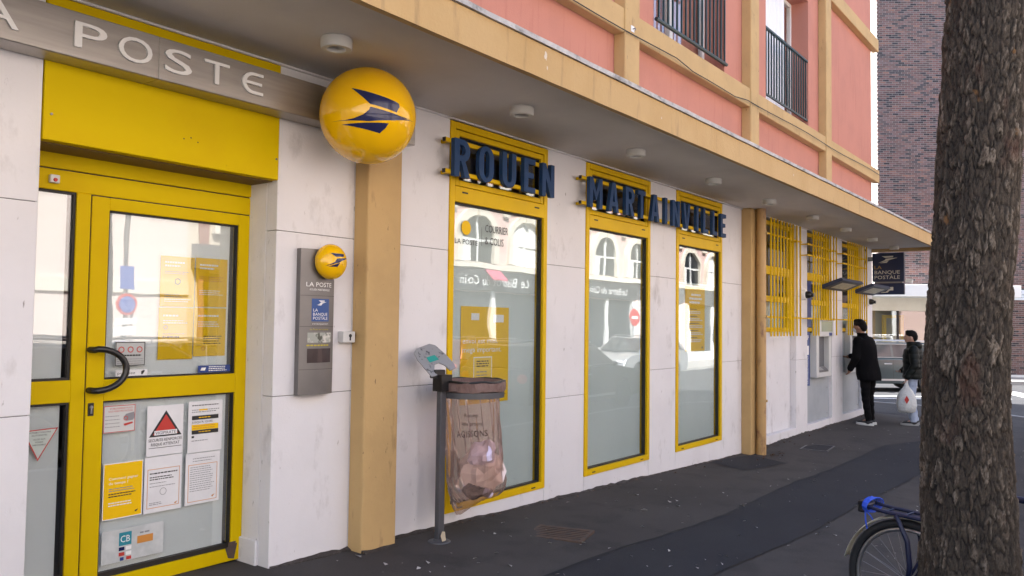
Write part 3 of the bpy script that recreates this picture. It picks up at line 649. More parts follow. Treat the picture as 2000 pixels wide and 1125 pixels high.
# stainless band LA POSTE
t = thing('post_office_fascia_sign', 'brushed steel band sign reading LA POSTE above the yellow door', 'sign', (2.4, 0, 2.67))
mb = MB(); mb.box(.2, 2.06, -.16, -.013, 2.672, 2.885); mb.build('steel_band', STEEL, t, bevel=.004)
mb = MB(); mb.box(2.0605, 3.86, -.16, -.014, 2.672, 2.885); mb.build('steel_band', STEEL, t, bevel=.004)
for ch, x, wd in (('L', 1.10, .12), ('A', 1.25, .175), ('P', 1.655, .145), ('O', 1.855, .165), ('S', 2.085, .145), ('T', 2.30, .145), ('E', 2.525, .13)):
    c = bpy.data.curves.new('t', 'FONT'); c.body = ch if ch != 'E' else 'E'; c.extrude = .012; c.resolution_u = 4
    if ch == 'E':      # uncial E with round back
        def arc(cx, cy, rx, ry, a0, a1, n=12): return [(cx+rx*math.cos(math.radians(a0+(a1-a0)*i/(n-1))), cy+ry*math.sin(math.radians(a0+(a1-a0)*i/(n-1)))) for i in range(n)]
        me = curve_mesh([[(.62, .69)]+arc(.32, .345, .32, .345, 90, 270)+[(.62, 0), (.62, .10)]+arc(.33, .345, .215, .245, 270, 190, 6)+[(.58, .30), (.58, .395)]+arc(.33, .345, .215, .245, 168, 90, 6)+[(.62, .59)]], .012)
    else:
        o = bpy.data.objects.new('t', c); me = bpy.data.meshes.new_from_object(o); bpy.data.objects.remove(o)
    vx = [v.co.x for v in me.vertices]; x0, w0 = min(vx), max(vx)-min(vx); h = .118
    for v in me.vertices: v.co = Vector((x+(v.co.x-x0)/w0*wd, -.166-v.co.z*.5, 2.722+v.co.y/.69*h))
    obj('letter_'+ch.lower(), me, LETTERW, t)
# yellow globe with the bird
GC = Vector((3.198, -.42, 2.692)); GR = .279; GE, GN = Vector((.739, -.673, 0)), Vector((-.673, -.739, 0))
t = thing('globe_sign', 'large glossy yellow globe sign with navy bird emblem above tan pillar', 'sign', (GC.x, GC.y, GC.z-GR))
mb = MB(); mb.ell(GC, (GR, GR, GR), 64, 40); gl = mb.build('globe', SIGNYEL, t, smooth=True)
mb = MB(); mb.box(GC.x-.11, GC.x+.11, -.2, -.162, GC.z-.11, GC.z+.11); mb.build('bracket', STEEL, t)
def on_globe(a, z, d=.0015):
    n_ = (GE*a + Vector((0, 0, z)) + GN*math.sqrt(max(GR**2-a*a-z*z, 1e-5))).normalized()
    return GC+n_*(GR+d)
GLOGO = [[(-0.094, 0.09), (0.149, 0.033), (0.168, 0.025), (0.173, 0.009), (0.156, -0.027), (0.01, -0.0)], [(-0.201, -0.088), (-0.126, -0.087), (-0.076, -0.079), (-0.026, -0.059), (0.003, -0.034), (0.013, -0.015), (0.074, -0.026), (0.179, -0.042), (0.254, -0.044), (0.144, -0.072), (0.008, -0.093)], [(-0.143, -0.109), (0.114, -0.092), (0.098, -0.118), (0.065, -0.149)]]
def fill_poly(mb, pts, fn, grid=.02):
    me = curve_mesh([pts], 0); b = bmesh.new(); b.from_mesh(me)
    bmesh.ops.triangulate(b, faces=b.faces); bmesh.ops.subdivide_edges(b, edges=b.edges, cuts=5, use_grid_fill=True)
    b.verts.index_update(); mb.add([fn(v.co.x, v.co.y) for v in b.verts], [tuple(v.index for v in f.verts) for f in b.faces]); b.free(); bpy.data.meshes.remove(me)
for pl in GLOGO:
    mb = MB(); fill_poly(mb, pl, on_globe); mb.build('bird_emblem', LOGO, gl, smooth=True)
BIRD = [[(.18, 1), (.78, 1), (.75, .79), (.36, .74)], [(0, .03), (.33, .40), (.40, .62), (.52, .655), (1, .73), (.60, .44), (.5, .34)], [(.09, 0), (.47, .29), (.54, .33), (.44, .02)]]
def bird(mb, x, z, w, h, fn):
    for pl in BIRD: fill_poly(mb, [(x+a*w, z+b*h) for a, b in pl], fn)
# wall totem
t = thing('wall_totem_sign', 'narrow curved steel information sign with small yellow disc beside tan pillar', 'sign', (3.165, 0, 1.05))
rows = []
for z in (1.055, 1.925):
    arcp = [(3.035+.255*i/10, -.045-.022*math.sin(PI*i/10), z) for i in range(11)]; rows.append([(3.04, -.001, z)]+arcp+[(3.285, -.001, z)])
mb = MB(); mb.loft(rows); pn = mb.build('steel_panel', mat('totem_steel', (.20, .19, .185), .4, .6, layers=[((.16, .152, .15), 3, .35, .7, None)]), t, smooth='auto')
def tot(u, v, d=.001): return (u, -.045-.022*math.sin(PI*min(max((u-3.035)/.255, 0), 1))-d, v)
mb = MB()
for z in (1.645, 1.46, 1.205):
    for i in range(10): a, b = 3.035+.255*i/10, 3.035+.255*(i+1)/10; mb.add([tot(a, z), tot(b, z), tot(b, z+.002), tot(a, z+.002)], [(0,1,2,3)])
mb.build('panel_joint', GASKET, pn)
def quad_on(mb, x0, x1, z0, z1, fn, d, n=5):
    for i in range(n): a, b = x0+(x1-x0)*i/n, x0+(x1-x0)*(i+1)/n; mb.add([fn(a, z0, d), fn(b, z0, d), fn(b, z1, d), fn(a, z1, d)], [(0,1,2,3)])
mb = MB(); quad_on(mb, 3.108, 3.242, 1.492, 1.628, tot, .001); bl = mb.build('bank_plate', mat('plate_blue', (.015, .07, .26), .4), t)
mb = MB(); f2 = lambda u, v: tot(u, v, .002); bird(mb, 3.14, 1.588, .08, .03, f2)
text_on(mb, 'BANQUE', 3.118, 1.526, .018, f2, .11); text_on(mb, 'POSTALE', 3.118, 1.502, .018, f2, .112); mb.build('lettering', PWHT, bl)
mb = MB(); text_on(mb, 'LA', 3.118, 1.551, .018, f2, .032); mb.build('lettering', PWHT, bl)
mb = MB(); text_on(mb, 'LA POSTE', 3.165, 1.70, .026, f2, .19, 'c'); text_on(mb, 'ROUEN MARTAINVILLE', 3.168, 1.676, .012, f2, .15, 'c'); text_on(mb, 'www.labanquepostale.fr', 3.175, 1.474, .008, f2, .125, 'c'); mb.build('lettering', PWHT, t)
mb = MB(); text_on(mb, 'La Poste est ouverte', 3.17, 1.44, .010, f2, .14, 'c'); mb.build('lettering', mat('olive_print', (.50, .42, .03), .5), t); mb = MB(); [mb.add([tot(3.08+.024*k, 1.345, .002), tot(3.099+.024*k, 1.345, .002), tot(3.099+.024*k, 1.353, .002), tot(3.08+.024*k, 1.353, .002)], [(0, 1, 2, 3)]) for k in range(7)]; mb.build('lettering', mat('olive_print', (.50, .42, .03), .5), t)
mb = MB(); quad_on(mb, 3.085, 3.265, 1.365, 1.425, tot, .001); mb.build('display_window', mat('hours_card', (.34, .36, .32), .25, layers=[((.62, .60, .55), 16, .5, .6, None), ((.08, .09, .07), 22, .55, .62, None)]), t)
mb = MB(); quad_on(mb, 3.085, 3.265, 1.245, 1.33, tot, .001); mb.build('display_window', mat('dark_display', (.045, .03, .03), .2), t)
mb = MB(); mb.ell((3.215, -.10, 1.853), (.108, .075, .108), 40, 24); sd = mb.build('yellow_disc', SIGNYEL, t, smooth=True)
def on_sd(u, v, d=.001):
    x, z = u-3.215, v-1.853; q = 1-(x/.108)**2-(z/.108)**2; y = -.075*math.sqrt(max(q, .001)); n_ = Vector((x/.108**2, y/.075**2, z/.108**2)).normalized()
    return Vector((u, -.10+y, v))+n_*d
mb = MB(); bird(mb, 3.215-.082, 1.853-.035, .165, .082, on_sd); mb.build('bird_emblem', LOGO, sd, smooth=True)
# key switch
t = thing('key_switch', 'small grey key switch box on the white wall against the tan pillar', 'switch', (3.415, 0, 1.36))
mb = MB(); mb.box(3.365, 3.462, -.055, -.001, 1.362, 1.432); bx_ = mb.build('switch_box', ATML, t, bevel=.005, seg=2)
mb = MB(); mb.lathe([(.001, -.003), (.011, -.003), (.011, 0)], (3.42, -.055, 1.405), 12, 'y'); mb.box(3.415, 3.425, -.058, -.055, 1.375, 1.40); mb.build('keyhole', PBLK, t)
# alarm button on the door head
t = thing('call_button', 'small white box with red button on the yellow door frame', 'button', (1.765, .26, 2.155))
mb = MB(); mb.box(1.745, 1.79, .235, .258, 2.155, 2.195); mb.build('button_box', ATML, t, bevel=.003)
mb = MB(); mb.lathe([(.001, -.008), (.008, -.007), (.010, 0)], (1.768, .235, 2.17), 12, 'y'); mb.build('red_button', PRED, t)
# hanging bank sign, perpendicular to the wall
t = thing('hanging_bank_sign', 'dark blue projecting sign reading LA BANQUE POSTALE below the canopy end', 'sign', (16.3, -.35, 2.12))
mb = MB(); mb.box(16.26, 16.34, -.635, -.085, 2.355, 2.895); up = mb.build('upper_box', NAVYS, t, bevel=.004)
mb = MB(); mb.box(16.26, 16.34, -.635, -.085, 2.115, 2.325); lo = mb.build('lower_box', NAVYS, t, bevel=.004)
for q in ((16.27, 16.33, -.6, -.12, 2.325, 2.355), (16.28, 16.32, -.085, -.001, 2.75, 2.83), (16.28, 16.32, -.085, -.001, 2.2, 2.26)): mb = MB(); mb.box(*q); mb.build('bracket', STEELD, t)
hs = lambda u, v: (16.2585, -u, v)
mb = MB(); bird(mb, .19, 2.705, .34, .13, hs); mb.build('bird_emblem', mat('sign_cream', (.55, .53, .47), .5), up)
mb = MB(); text_on(mb, 'LA', .125, 2.595, .062, hs, .125); mb.build('lettering', mat('sign_gold', (.42, .26, .05), .5), up)
mb = MB(); text_on(mb, 'BANQUE', .125, 2.50, .064, hs, .44); mb.build('lettering', mat('sign_cream', (.55, .53, .47)), up); mb = MB(); text_on(mb, 'POSTALE', .125, 2.405, .064, hs, .44); mb.build('lettering', mat('sign_cream', (.55, .53, .47)), up)
mb = MB(); mb.add([hs(*p) for p in ((.24, 2.165), (.32, 2.165), (.36, 2.20), (.37, 2.255), (.45, 2.255), (.45, 2.19), (.39, 2.19), (.35, 2.15), (.24, 2.145))], [tuple(range(9))]); mb.build('card_symbol', mat('sign_cream', (.55, .53, .47)), lo)
t = thing('sign_floodlight', 'small white floodlight fixed on the outer edge of the bank sign', 'lamp', (16.3, -.70, 2.3))
mb = MB(); mb.obox((16.28, -.72, 2.36), (.045, 0, 0), (0, .055, .01), (0, -.006, .035)); mb.build('lamp_head', LETTERW, t, bevel=.006)
mb = MB(); mb.tube([(16.3, -.63, 2.34), (16.3, -.68, 2.34)], .008, 8); mb.build('lamp_arm', STEELD, t)
# ceiling lights
cl = thing('ceiling_light', 'round white ring light fixed to the grey canopy soffit', 'light', (0, 0, 0), group='lights along the soffit', local=True)
mb = MB(); mb.lathe([(.001, 0), (.078, 0), (.084, -.006), (.084, -.052), (.078, -.060), (.052, -.060), (.046, -.052), (.040, -.02), (.001, -.018)], n=28); mb.build('housing', mat('lamp_grey', (.62, .61, .58), .5), cl, smooth='auto')
mb = MB(); mb.lathe([(.001, -.022), (.038, -.024), (.038, -.0185), (.001, -.0185)], n=20); mb.build('lens', mat('lamp_lens', (.30, .28, .26), .3), cl)
for i, x in enumerate((2.80, 4.47, 6.13, 7.79, 9.45, 11.14, 12.80, 14.45, 16.1)):
    o = cl if i == 0 else copy_tree(cl)
    o.location = (x, -.60+.012*i, ZS)
    o['label'] = 'round white ring light on the soffit '+('above the steel LA POSTE band', 'above the letters ROUEN', 'between the ROUEN and MARTAINVILLE lettering', 'near the gap between second and third windows', 'between the third shop window and the downpipe', 'above the barred window without cash machine', 'above the unused cash machine', 'between the two cash machine windows', 'beside the hanging bank sign')[i]
# security cameras on the piers
sc_ = None
for x, y, lab in ((12.36, -.001, 'white wall camera with black dome on the pier before the first cash machine'), (16.1, -.001, 'white wall camera with black dome below the hanging bank sign')):
    t = thing('security_camera', lab, 'camera', (x, y, 1.98), group='wall cameras', local=True)
    mb = MB(); mb.lathe([(.001, 0), (.085, 0), (.085, -.06), (.075, -.072), (.001, -.072)], n=24, axis='y'); mb.build('camera_base', LETTERW, t, smooth='auto')
    mb = MB(); mb.ell((0, -.09, -.005), (.055, .075, .055), 18, 12); mb.build('dome', BLACK, t, smooth=True)
    mb = MB(); mb.lathe([(.03, 0), (.03, -.03), (.02, -.03)], (0, -.15, -.01), 14, 'y'); mb.build('lens_hood', BLACK, t)
# lamp panels over the cash machines
for gi, x0, lab in ((0, 12.90, 'dark blue angled lamp panel over the cash machine with blue side strip'), (1, 14.80, 'dark blue angled lamp panel over the cash machine that is in use')):
    t = thing('cash_machine_lamp', lab, 'lamp', (x0+.6, -.1, 2.08), group='lamps over the cash machines')
    x1 = x0+1.22; iy, iz, oy, oz = -.15, 2.085, -.46, 2.215; nv = Vector((0, -(oz-iz), -(iy-oy))).normalized()*-1; nv = Vector((0, oz-iz, iy-oy)).normalized()
    def sp(x, f, h): return (x, iy+(oy-iy)*f+nv.y*h, iz+(oz-iz)*f+nv.z*h)
    mb = MB(); mb.add([sp(x0, 0, 0), sp(x1, 0, 0), sp(x1, 1, 0), sp(x0, 1, 0), sp(x0, 0, .065), sp(x1, 0, .065), sp(x1, .97, .05), sp(x0, .97, .05)], [(0,1,2,3), (7,6,5,4), (0,4,5,1), (1,5,6,2), (2,6,7,3), (3,7,4,0)]); mb.build('lamp_housing', mat('lamp_navy', (.028, .036, .075), .45), t, bevel=.005)
    mb = MB(); mb.add([sp(x0+.2, .22, -.003), sp(x1-.2, .22, -.003), sp(x1-.2, .80, -.003), sp(x0+.2, .80, -.003)], [(0,1,2,3)]); mb.build('diffuser', mat('lamp_diffuser', (.66, .64, .54), .4, layers=[((.40, .38, .3), 60, .5, .6, None)]), t)
    for q in (x0+.15, x1-.19): mb = MB(); mb.box(q, q+.04, -.16, -.001, 2.105, 2.14); mb.build('wall_bracket', STEELD, t)
# cash machines
def atm(x0, label):
    t = thing('cash_machine', label, 'cash machine', (x0+.5, .05, .68), group='cash machines')
    a, b = x0+.30, x0+1.08
    mb = MB(); mb.box(a, a+.13, -.05, .054, .70, 1.40); mb.box(b-.13, b, -.05, .054, .70, 1.40); mb.box(a+.13, b-.13, -.05, .054, .70, .775); mb.build('surround', ATML, t, bevel=.008, seg=2)
    mb = MB(); mb.box(a+.13, b-.13, .03, .054, .775, 1.34); mb.build('niche_back', mat('niche_grey', (.12, .12, .135), .35), t)
    mb = MB(); mb.add([(a+.13, -.04, .80), (b-.13, -.04, .80), (b-.13, .03, .86), (a+.13, .03, .86), (a+.13, -.04, .776), (b-.13, -.04, .776), (b-.13, .03, .776), (a+.13, .03, .776)], [(0,1,2,3), (4,5,1,0), (5,6,2,1), (7,4,0,3)]); kp = mb.build('keypad_shelf', STEELD, t)
    for r in range(3):
        for c in range(4):
            mb = MB(); cx, cy = a+.24+c*.05, -.026+r*.018; mb.box(cx-.018, cx+.018, cy-.006, cy+.006, .80+.06*(cy+.04)/.07, .80+.06*(cy+.04)/.07+.006); mb.build('key', ATML, kp)
    mb = MB(); mb.box(a+.09, b+.05, -.075, .054, 1.34, 1.62); hd = mb.build('screen_head', ATML, t, bevel=.012, seg=2)
    mb = MB(); mb.box(a+.17, b-.03, -.078, -.074, 1.42, 1.585); mb.build('screen', mat('atm_screen', (.42, .46, .34), .2), hd)
    mb = MB(); mb.box(b-.21, b-.05, -.079, -.074, 1.355, 1.405); mb.build('sticker', BLUE, hd)
    mb = MB(); mb.box(a+.2, a+.3, .024, .0305, 1.08, 1.14); mb.build('card_slot', ATML, t)
atm(12.64, 'unused cash machine in the grey panel between the two wall cameras')
atm(14.55, 'cash machine with a man in a black coat standing at it')
t = thing('cash_machine_strip_sign', 'tall blue strip sign with white vertical lettering left of cash machine', 'sign', (12.74, .04, .6))
mb = MB(); mb.box(12.645, 12.86, .03, .053, .58, 1.41); mb.build('strip_panel', BLUE, t, bevel=.002)
mb = MB(); mb.box(12.645, 12.84, .0, .04, 1.49, 2.2); mb.build('strip_panel', BLUE, t)
vs = lambda u, v: (12.75-v, .0285, .62+u)
mb = MB(); text_on(mb, 'LA BANQUE POSTALE', 0, -.02, .045, vs, .42); mb.build('lettering', PWHT, t); mb = MB(); mb.box(12.69, 12.80, .027, .029, 1.06, 1.20); mb.build('label_field', PWHT, t); mb = MB(); bird(mb, 12.69, 1.29, .13, .07, lambda u, v: (u, .0285, v)); mb.build('bird_emblem', PWHT, t)
# drain covers
for (x, y, ax, ay, rz, lab) in ((4.86, -.68, .17, .21, .28, 'rusty square drain grate in the asphalt close to the waste bin'), (11.3, -.55, .28, .18, .1, 'flat worn inspection cover in the asphalt close to the downpipe')):
    t = thing('drain_cover', lab, 'drain cover', (x, y, gz(x, y)), rz, local=True)
    mb = MB(); rect_frame(mb, -ax, ax, -ay, ay, .022, 0, 1); 
    mb = MB()
    for q in ((-ax, -ax+.022, -ay, ay), (ax-.022, ax, -ay, ay), (-ax+.022, ax-.022, -ay, -ay+.022), (-ax+.022, ax-.022, ay-.022, ay)): mb.box(q[0], q[1], q[2], q[3], -.03, .008)
    mb.build('rim', RUST if x < 8 else BINGREY, t)
    mb = MB(); mb.box(-ax+.02, ax-.02, -ay+.02, ay-.02, -.03, .0035 if x < 8 else .006); mb.build('base_plate', PBLK if x < 8 else ASPHP, t)
    if x < 8:
        for i in range(7):
            mb = MB(); xx = -ax+.035+(2*ax-.07)*i/6; mb.box(xx-.012, xx+.012, -ay+.022, ay-.022, -.02, .0075); mb.build('slat', RUST, t)
# cable along the facade
mb = MB(); pts = [(-3, -.16, 4.05)]+[(x, -.15, 4.30+.012*(x-5.6)+.012*math.sin(x*1.7)-(.05 if 8 < x < 9.6 else 0)) for x in np.arange(1, 16.8, .4)]
mb.tube(pts, .006, 5); ca = mb.build('facade_cable', PBLK, None); tag(ca, 'thin dark cable strung along the tan band above the canopy', 'cable')
t = thing('cable_bracket', 'small white insulator bracket holding the cable on a tan pilaster', 'bracket', (6.85, -.13, 4.36))
mb = MB(); mb.box(6.83, 6.89, -.137, -.131, 4.34, 4.40); mb.build('plate', LETTERW, t); mb = MB(); mb.tube([(6.86, -.137, 4.37), (6.86, -.165, 4.37), (6.86, -.165, 4.35)], .006, 6); mb.build('hook', STEELD, t)
mb = MB(); mb.tube([(15.95, -.02, 2.62), (16.02, -.03, 2.75), (16.05, -.03, 2.9), (15.95, -.02, 2.985)], .007, 6); tag(mb.build('sign_cable', PBLK, None), 'looped black cable running from soffit to the hanging bank sign', 'cable')
# ---------------------------------------------------------------- notices on the glass
def poster(label, x0, x1, z0, z1, y, bgm, items, border=None, cat='poster', group=None, tilt=0, name='poster'):
    t = thing(name, label, cat, ((x0+x1)/2, y, z0), 0, group)
    w, h = x1-x0, z1-z0; ct, st = math.cos(tilt), math.sin(tilt); cx, cz = (x0+x1)/2, (z0+z1)/2
    def rot(x, z): dx, dz = x-cx, z-cz; return (cx+dx*ct-dz*st, cz+dx*st+dz*ct)
    mb = MB(); pts = [rot(*p) for p in ((x0, z0), (x1, z0), (x1, z1), (x0, z1))]; mb.prism(pts, y, y+.0012); mb.build('sheet', bgm, t)
    lay = {}
    for k, it in enumerate(items):
        kind, m = it[0], it[-1]; mbx = lay.setdefault(m.name, (MB(), m))[0]; d = .0006+.0003*k
        fn = lambda u, v, d=d: (rot(x0+u*w, z0+v*h)[0], y-d, rot(x0+u*w, z0+v*h)[1])
        if kind == 't':      # text, u, v, cap height (of sheet height), width (of sheet width) , align
            _, s, u, v, ch, wd, al, _m = it; text_on(mbx, s, u, v, ch, fn, wd, al)
        elif kind == 'r': _, u0, v0, u1, v1, _m = it; mbx.add([fn(u0, v0), fn(u1, v0), fn(u1, v1), fn(u0, v1)], [(0,1,2,3)])
        elif kind == 'p': _, pl, _m = it; mbx.add([fn(*p) for p in pl], [tuple(range(len(pl)))])
        elif kind == 'l':    # fine print lines: u0, u1, v top, n, pitch, thickness
            _, u0, u1, v, n, pt, th, _m = it
            for i in range(n):
                e = u1-(random.uniform(.0, .25)*(u1-u0)); u = u0
                while u < e:
                    q = min(u+random.uniform(.03, .09), e); mbx.add([fn(u, v-i*pt-th), fn(q, v-i*pt-th), fn(q, v-i*pt), fn(u, v-i*pt)], [(0,1,2,3)]); u = q+.014
        elif kind == 'f':    # outline frame
            _, u0, v0, u1, v1, th, _m = it; tv = th*w/h
            for a, b, c, d_ in ((u0, v0, u1, v0+tv), (u0, v1-tv, u1, v1), (u0, v0+tv, u0+th, v1-tv), (u1-th, v0+tv, u1, v1-tv)): mbx.add([fn(a, b), fn(c, b), fn(c, d_), fn(a, d_)], [(0,1,2,3)])
        elif kind == 'o':    # ring
            _, cu, cv, r, th, _m = it; n = 20; va = []
            for i in range(n):
                a = 2*PI*i/n
                for rr in (r, r-th): va.append(fn(cu+rr*math.cos(a), cv+rr*math.sin(a)*w/h))
            mbx.add(va, [(2*i, 2*i+1, (2*i+3) % (2*n), (2*i+2) % (2*n)) for i in range(n)])
    for nm, (m_, mm) in lay.items(): m_.build('print', mm, t)
    return t
ym = [('l', .12, 0.7, 0.895, 1, .05, .035, PWHT), ('l', .12, 0.65, 0.825, 1, .05, .035, PWHT), ('l', .12, .9, .70, 2, .035, .014, PGREY), ('o', .5, .5, .09, .03, PBLK), ('l', .12, .7, .24, 2, .04, .014, PGREY), ('l', .12, .9, .15, 2, .04, .016, PWHT)]
yi = Y0+.013
poster('yellow notice taped inside the door glass, upper left of four', 2.355, 2.558, 1.565, 1.845, yi, PYEL, ym)
poster('yellow notice taped inside the door glass, upper right of four', 2.566, 2.768, 1.568, 1.848, yi, PYEL, [('l', .12, 0.7, 0.875, 1, .05, .035, PWHT), ('l', .12, 0.65, 0.805, 1, .05, .035, PWHT), ('l', .12, .9, .62, 3, .04, .014, PORA), ('l', .12, .9, .34, 3, .04, .016, PWHT)])
poster('yellow notice taped inside the door glass, lower left of four', 2.352, 2.558, 1.272, 1.558, yi, PYEL, [('l', .12, 0.6, 0.865, 1, .05, .035, PWHT), ('l', .12, .85, .76, 2, .045, .02, PWHT), ('o', .2, .62, .06, .02, PGREY), ('l', .12, .6, .45, 1, .05, .03, PBLK), ('l', .12, .9, .5, 1, .05, .014, PGREY)])
poster('yellow notice taped inside the door glass, lower right of four', 2.564, 2.766, 1.285, 1.561, yi, PYEL, [('l', .12, 0.8, 0.855, 1, .05, .035, PWHT), ('l', .12, .9, .72, 3, .045, .018, PWHT), ('l', .3, .9, .42, 4, .05, .016, PBLK), ('o', .3, .16, .06, .02, PORA)])
yo = Y0-.0008
poster('grey rounded sticker with three red prohibition rings behind the door handle', 2.112, 2.275, 1.245, 1.372, yo, mat('sticker_grey', (.46, .48, .47), .5), [('f', .01, .01, .99, .99, .025, PBLK), ('o', .2, .68, .10, .03, PRED), ('o', .5, .68, .10, .03, PRED), ('o', .8, .68, .10, .03, PRED), ('l', .08, .9, .47, 1, .1, .06, PBLK), ('l', .06, .94, .30, 3, .09, .03, PGREY)], cat='sticker', name='sticker')
poster('white strip reading poussez beside the door handle', 2.118, 2.29, 1.192, 1.224, yo, PAPER, [('t', 'poussez', .06, .30, .42, .55, 'l', PBLK), ('p', [(.80, .2), (.85, .2), (.92, .8), (.87, .9), (.80, .7)], PBLK)], cat='sticker', name='sticker')
poster('blue payment card sticker on the door glass', 2.59, 2.795, 1.192, 1.232, yo, BLUE, [('p', [(.06, .3), (.2, .3), (.24, .7), (.1, .7)], PWHT), ('l', .32, .95, .85, 3, .27, .13, PWHT)], cat='sticker', name='sticker')
poster('red-edged white sticker about video protection on the lower door glass', 2.062, 2.232, .90, 1.042, yo, mat('pale_sticker', (.60, .61, .60), .5), [('f', .01, .01, .99, .99, .02, PRED), ('t', 'ETABLISSEMENT PLACE', .2, .85, .06, .7, 'l', PRED), ('t', 'SOUS VIDEO PROTECTION', .15, .75, .06, .75, 'l', PRED), ('l', .06, .58, .62, 4, .13, .025, PGREY), ('p', [(.62, .55), (.7, .66), (.95, .72), (.98, .52), (.92, .42), (.7, .4)], PGREY), ('o', .69, .5, .07, .02, PRED), ('p', [(.62, .3), (.9, .36), (.92, .3), (.66, .22)], PRED)], cat='sticker', name='sticker')
poster('white notice with black and red security triangle', 2.298, 2.508, .752, 1.022, yo, PAPER, [('p', [(.06, .38), (.96, .38), (.51, .90)], PBLK), ('p', [(.16, .42), (.86, .42), (.51, .82)], PRED), ('r', .20, .41, .83, .50, PAPER), ('t', 'VIGIPIRATE', .51, .425, .058, .56, 'c', PBLK), ('t', 'SECURITE RENFORCEE', .51, .285, .058, .92, 'c', PBLK), ('t', 'RISQUE ATTENTAT', .51, .20, .058, .78, 'c', PBLK), ('r', .06, .155, .96, .165, PBLK)])
poster('white notice with black and yellow bars for opening hours', 2.538, 2.752, .742, 1.03, yo, PAPER, [('l', .1, .9, .93, 1, .05, .018, PBLK), ('l', .1, .9, .84, 2, .04, .016, PGREY), ('r', .3, .815, .55, .845, PYEL), ('r', .10, .64, .88, .72, PBLK), ('l', .3, .7, .69, 1, .05, .018, PYEL), ('t', "JUSQU'A 12H45", .10, .575, .038, .6, 'l', PBLK), ('r', .10, .44, .88, .545, PYEL), ('l', .14, .8, .52, 2, .04, .012, PORA), ('r', .10, .36, .88, .437, PBLK), ('l', .3, .7, .41, 1, .05, .016, PYEL), ('r', .1, .29, .17, .33, PBLK), ('l', .1, .6, .24, 1, .05, .014, PGREY)])
poster('yellow notice asking how to save time on the lower door glass', 2.072, 2.284, .452, .742, yo, PYEL, [('f', 0, 0, 1, 1, .02, PWHT), ('t', 'Comment gagner', .14, .70, .045, .74, 'l', PWHT), ('t', 'du temps ?', .14, .62, .045, .48, 'l', PWHT), ('l', .14, .9, .55, 2, .04, .014, PGREY), ('l', .14, .85, .46, 2, .045, .02, PBLK), ('l', .14, .85, .30, 2, .045, .018, PWHT), ('p', [(.8, .1), (.9, .12), (.84, .07)], PBLK)])
poster('orange-framed white notice with small round drawing', 2.292, 2.508, .448, .748, yo, PAPER, [('f', .08, .08, .94, .78, .014, PORA), ('l', .14, .9, .71, 1, .05, .022, PBLK), ('l', .14, .85, .64, 2, .04, .018, PBLK), ('l', .14, .7, .53, 1, .05, .012, PGREY), ('l', .14, .9, .47, 1, .05, .012, PGREY), ('o', .5, .36, .09, .012, PGREY), ('l', .14, .5, .18, 2, .03, .012, PGREY), ('p', [(.8, .12), (.9, .15), (.84, .10)], PORA)])
poster('orange-framed white notice densely printed with fine text', 2.53, 2.745, .452, .738, yo, PAPER, [('f', .08, .05, .92, .78, .014, PORA), ('l', .2, .9, .90, 2, .05, .014, PGREY), ('l', .13, .86, .73, 12, .042, .012, PGREY), ('p', [(.76, .12), (.86, .15), (.8, .09)], PORA)])
poster('clear sticker sheet with bank card logos at the foot of the door', 2.075, 2.41, .225, .395, yo, mat('faded_sticker', (.50, .53, .53), .4, layers=[((.60, .62, .62), 12, .4, .6, None)]), [('r', .27, .48, .47, .88, mat('card_teal', (.02, .24, .32), .4)), ('t', 'CB', .37, .58, .2, .15, 'c', PWHT), ('r', .27, .33, .36, .44, LOGO), ('r', .38, .33, .47, .44, PWHT), ('r', .27, .17, .36, .28, PRED), ('r', .38, .17, .47, .28, PWHT), ('r', .29, .03, .35, .13, BLUE), ('r', .39, .03, .47, .13, PRED), ('r', .56, .45, .82, .68, PORA), ('l', .6, .8, .8, 1, .1, .05, PGREY)], cat='sticker', name='sticker')
t = thing('sticker', 'red-edged triangular notice on the narrow side pane', 'sticker', (1.77, yo, .8))
mb = MB(); mb.prism([(1.68, .95), (1.842, .955), (1.752, .80)], yo, yo+.001); mb.build('sheet', mat('pale_green_sticker', (.50, .56, .52), .5), t)
mb = MB(); o_, i_ = [(1.68, .95), (1.842, .955), (1.752, .80)], [(1.6885, .9455), (1.834, .950), (1.7525, .811)]
mb.add([(x, yo-.0006, z) for x, z in o_+i_], [(0,1,4,3), (1,2,5,4), (2,0,3,5)]); mb.build('print', PRED, t)
mb = MB(); fn = lambda u, v: (u, yo-.0007, v)
for k, (s, wd) in enumerate((('DISTRIBUTION PAR', .105), ('AUTOMATES', .07), ('ACCES AUX', .055), ('FONDS', .035), ('IMPOSSIBLE', .06))): text_on(mb, s, 1.757, .934-.0135*k-(.006 if k > 1 else 0), .0075, fn, wd, 'c')
mb.build('print', PBLK, t)
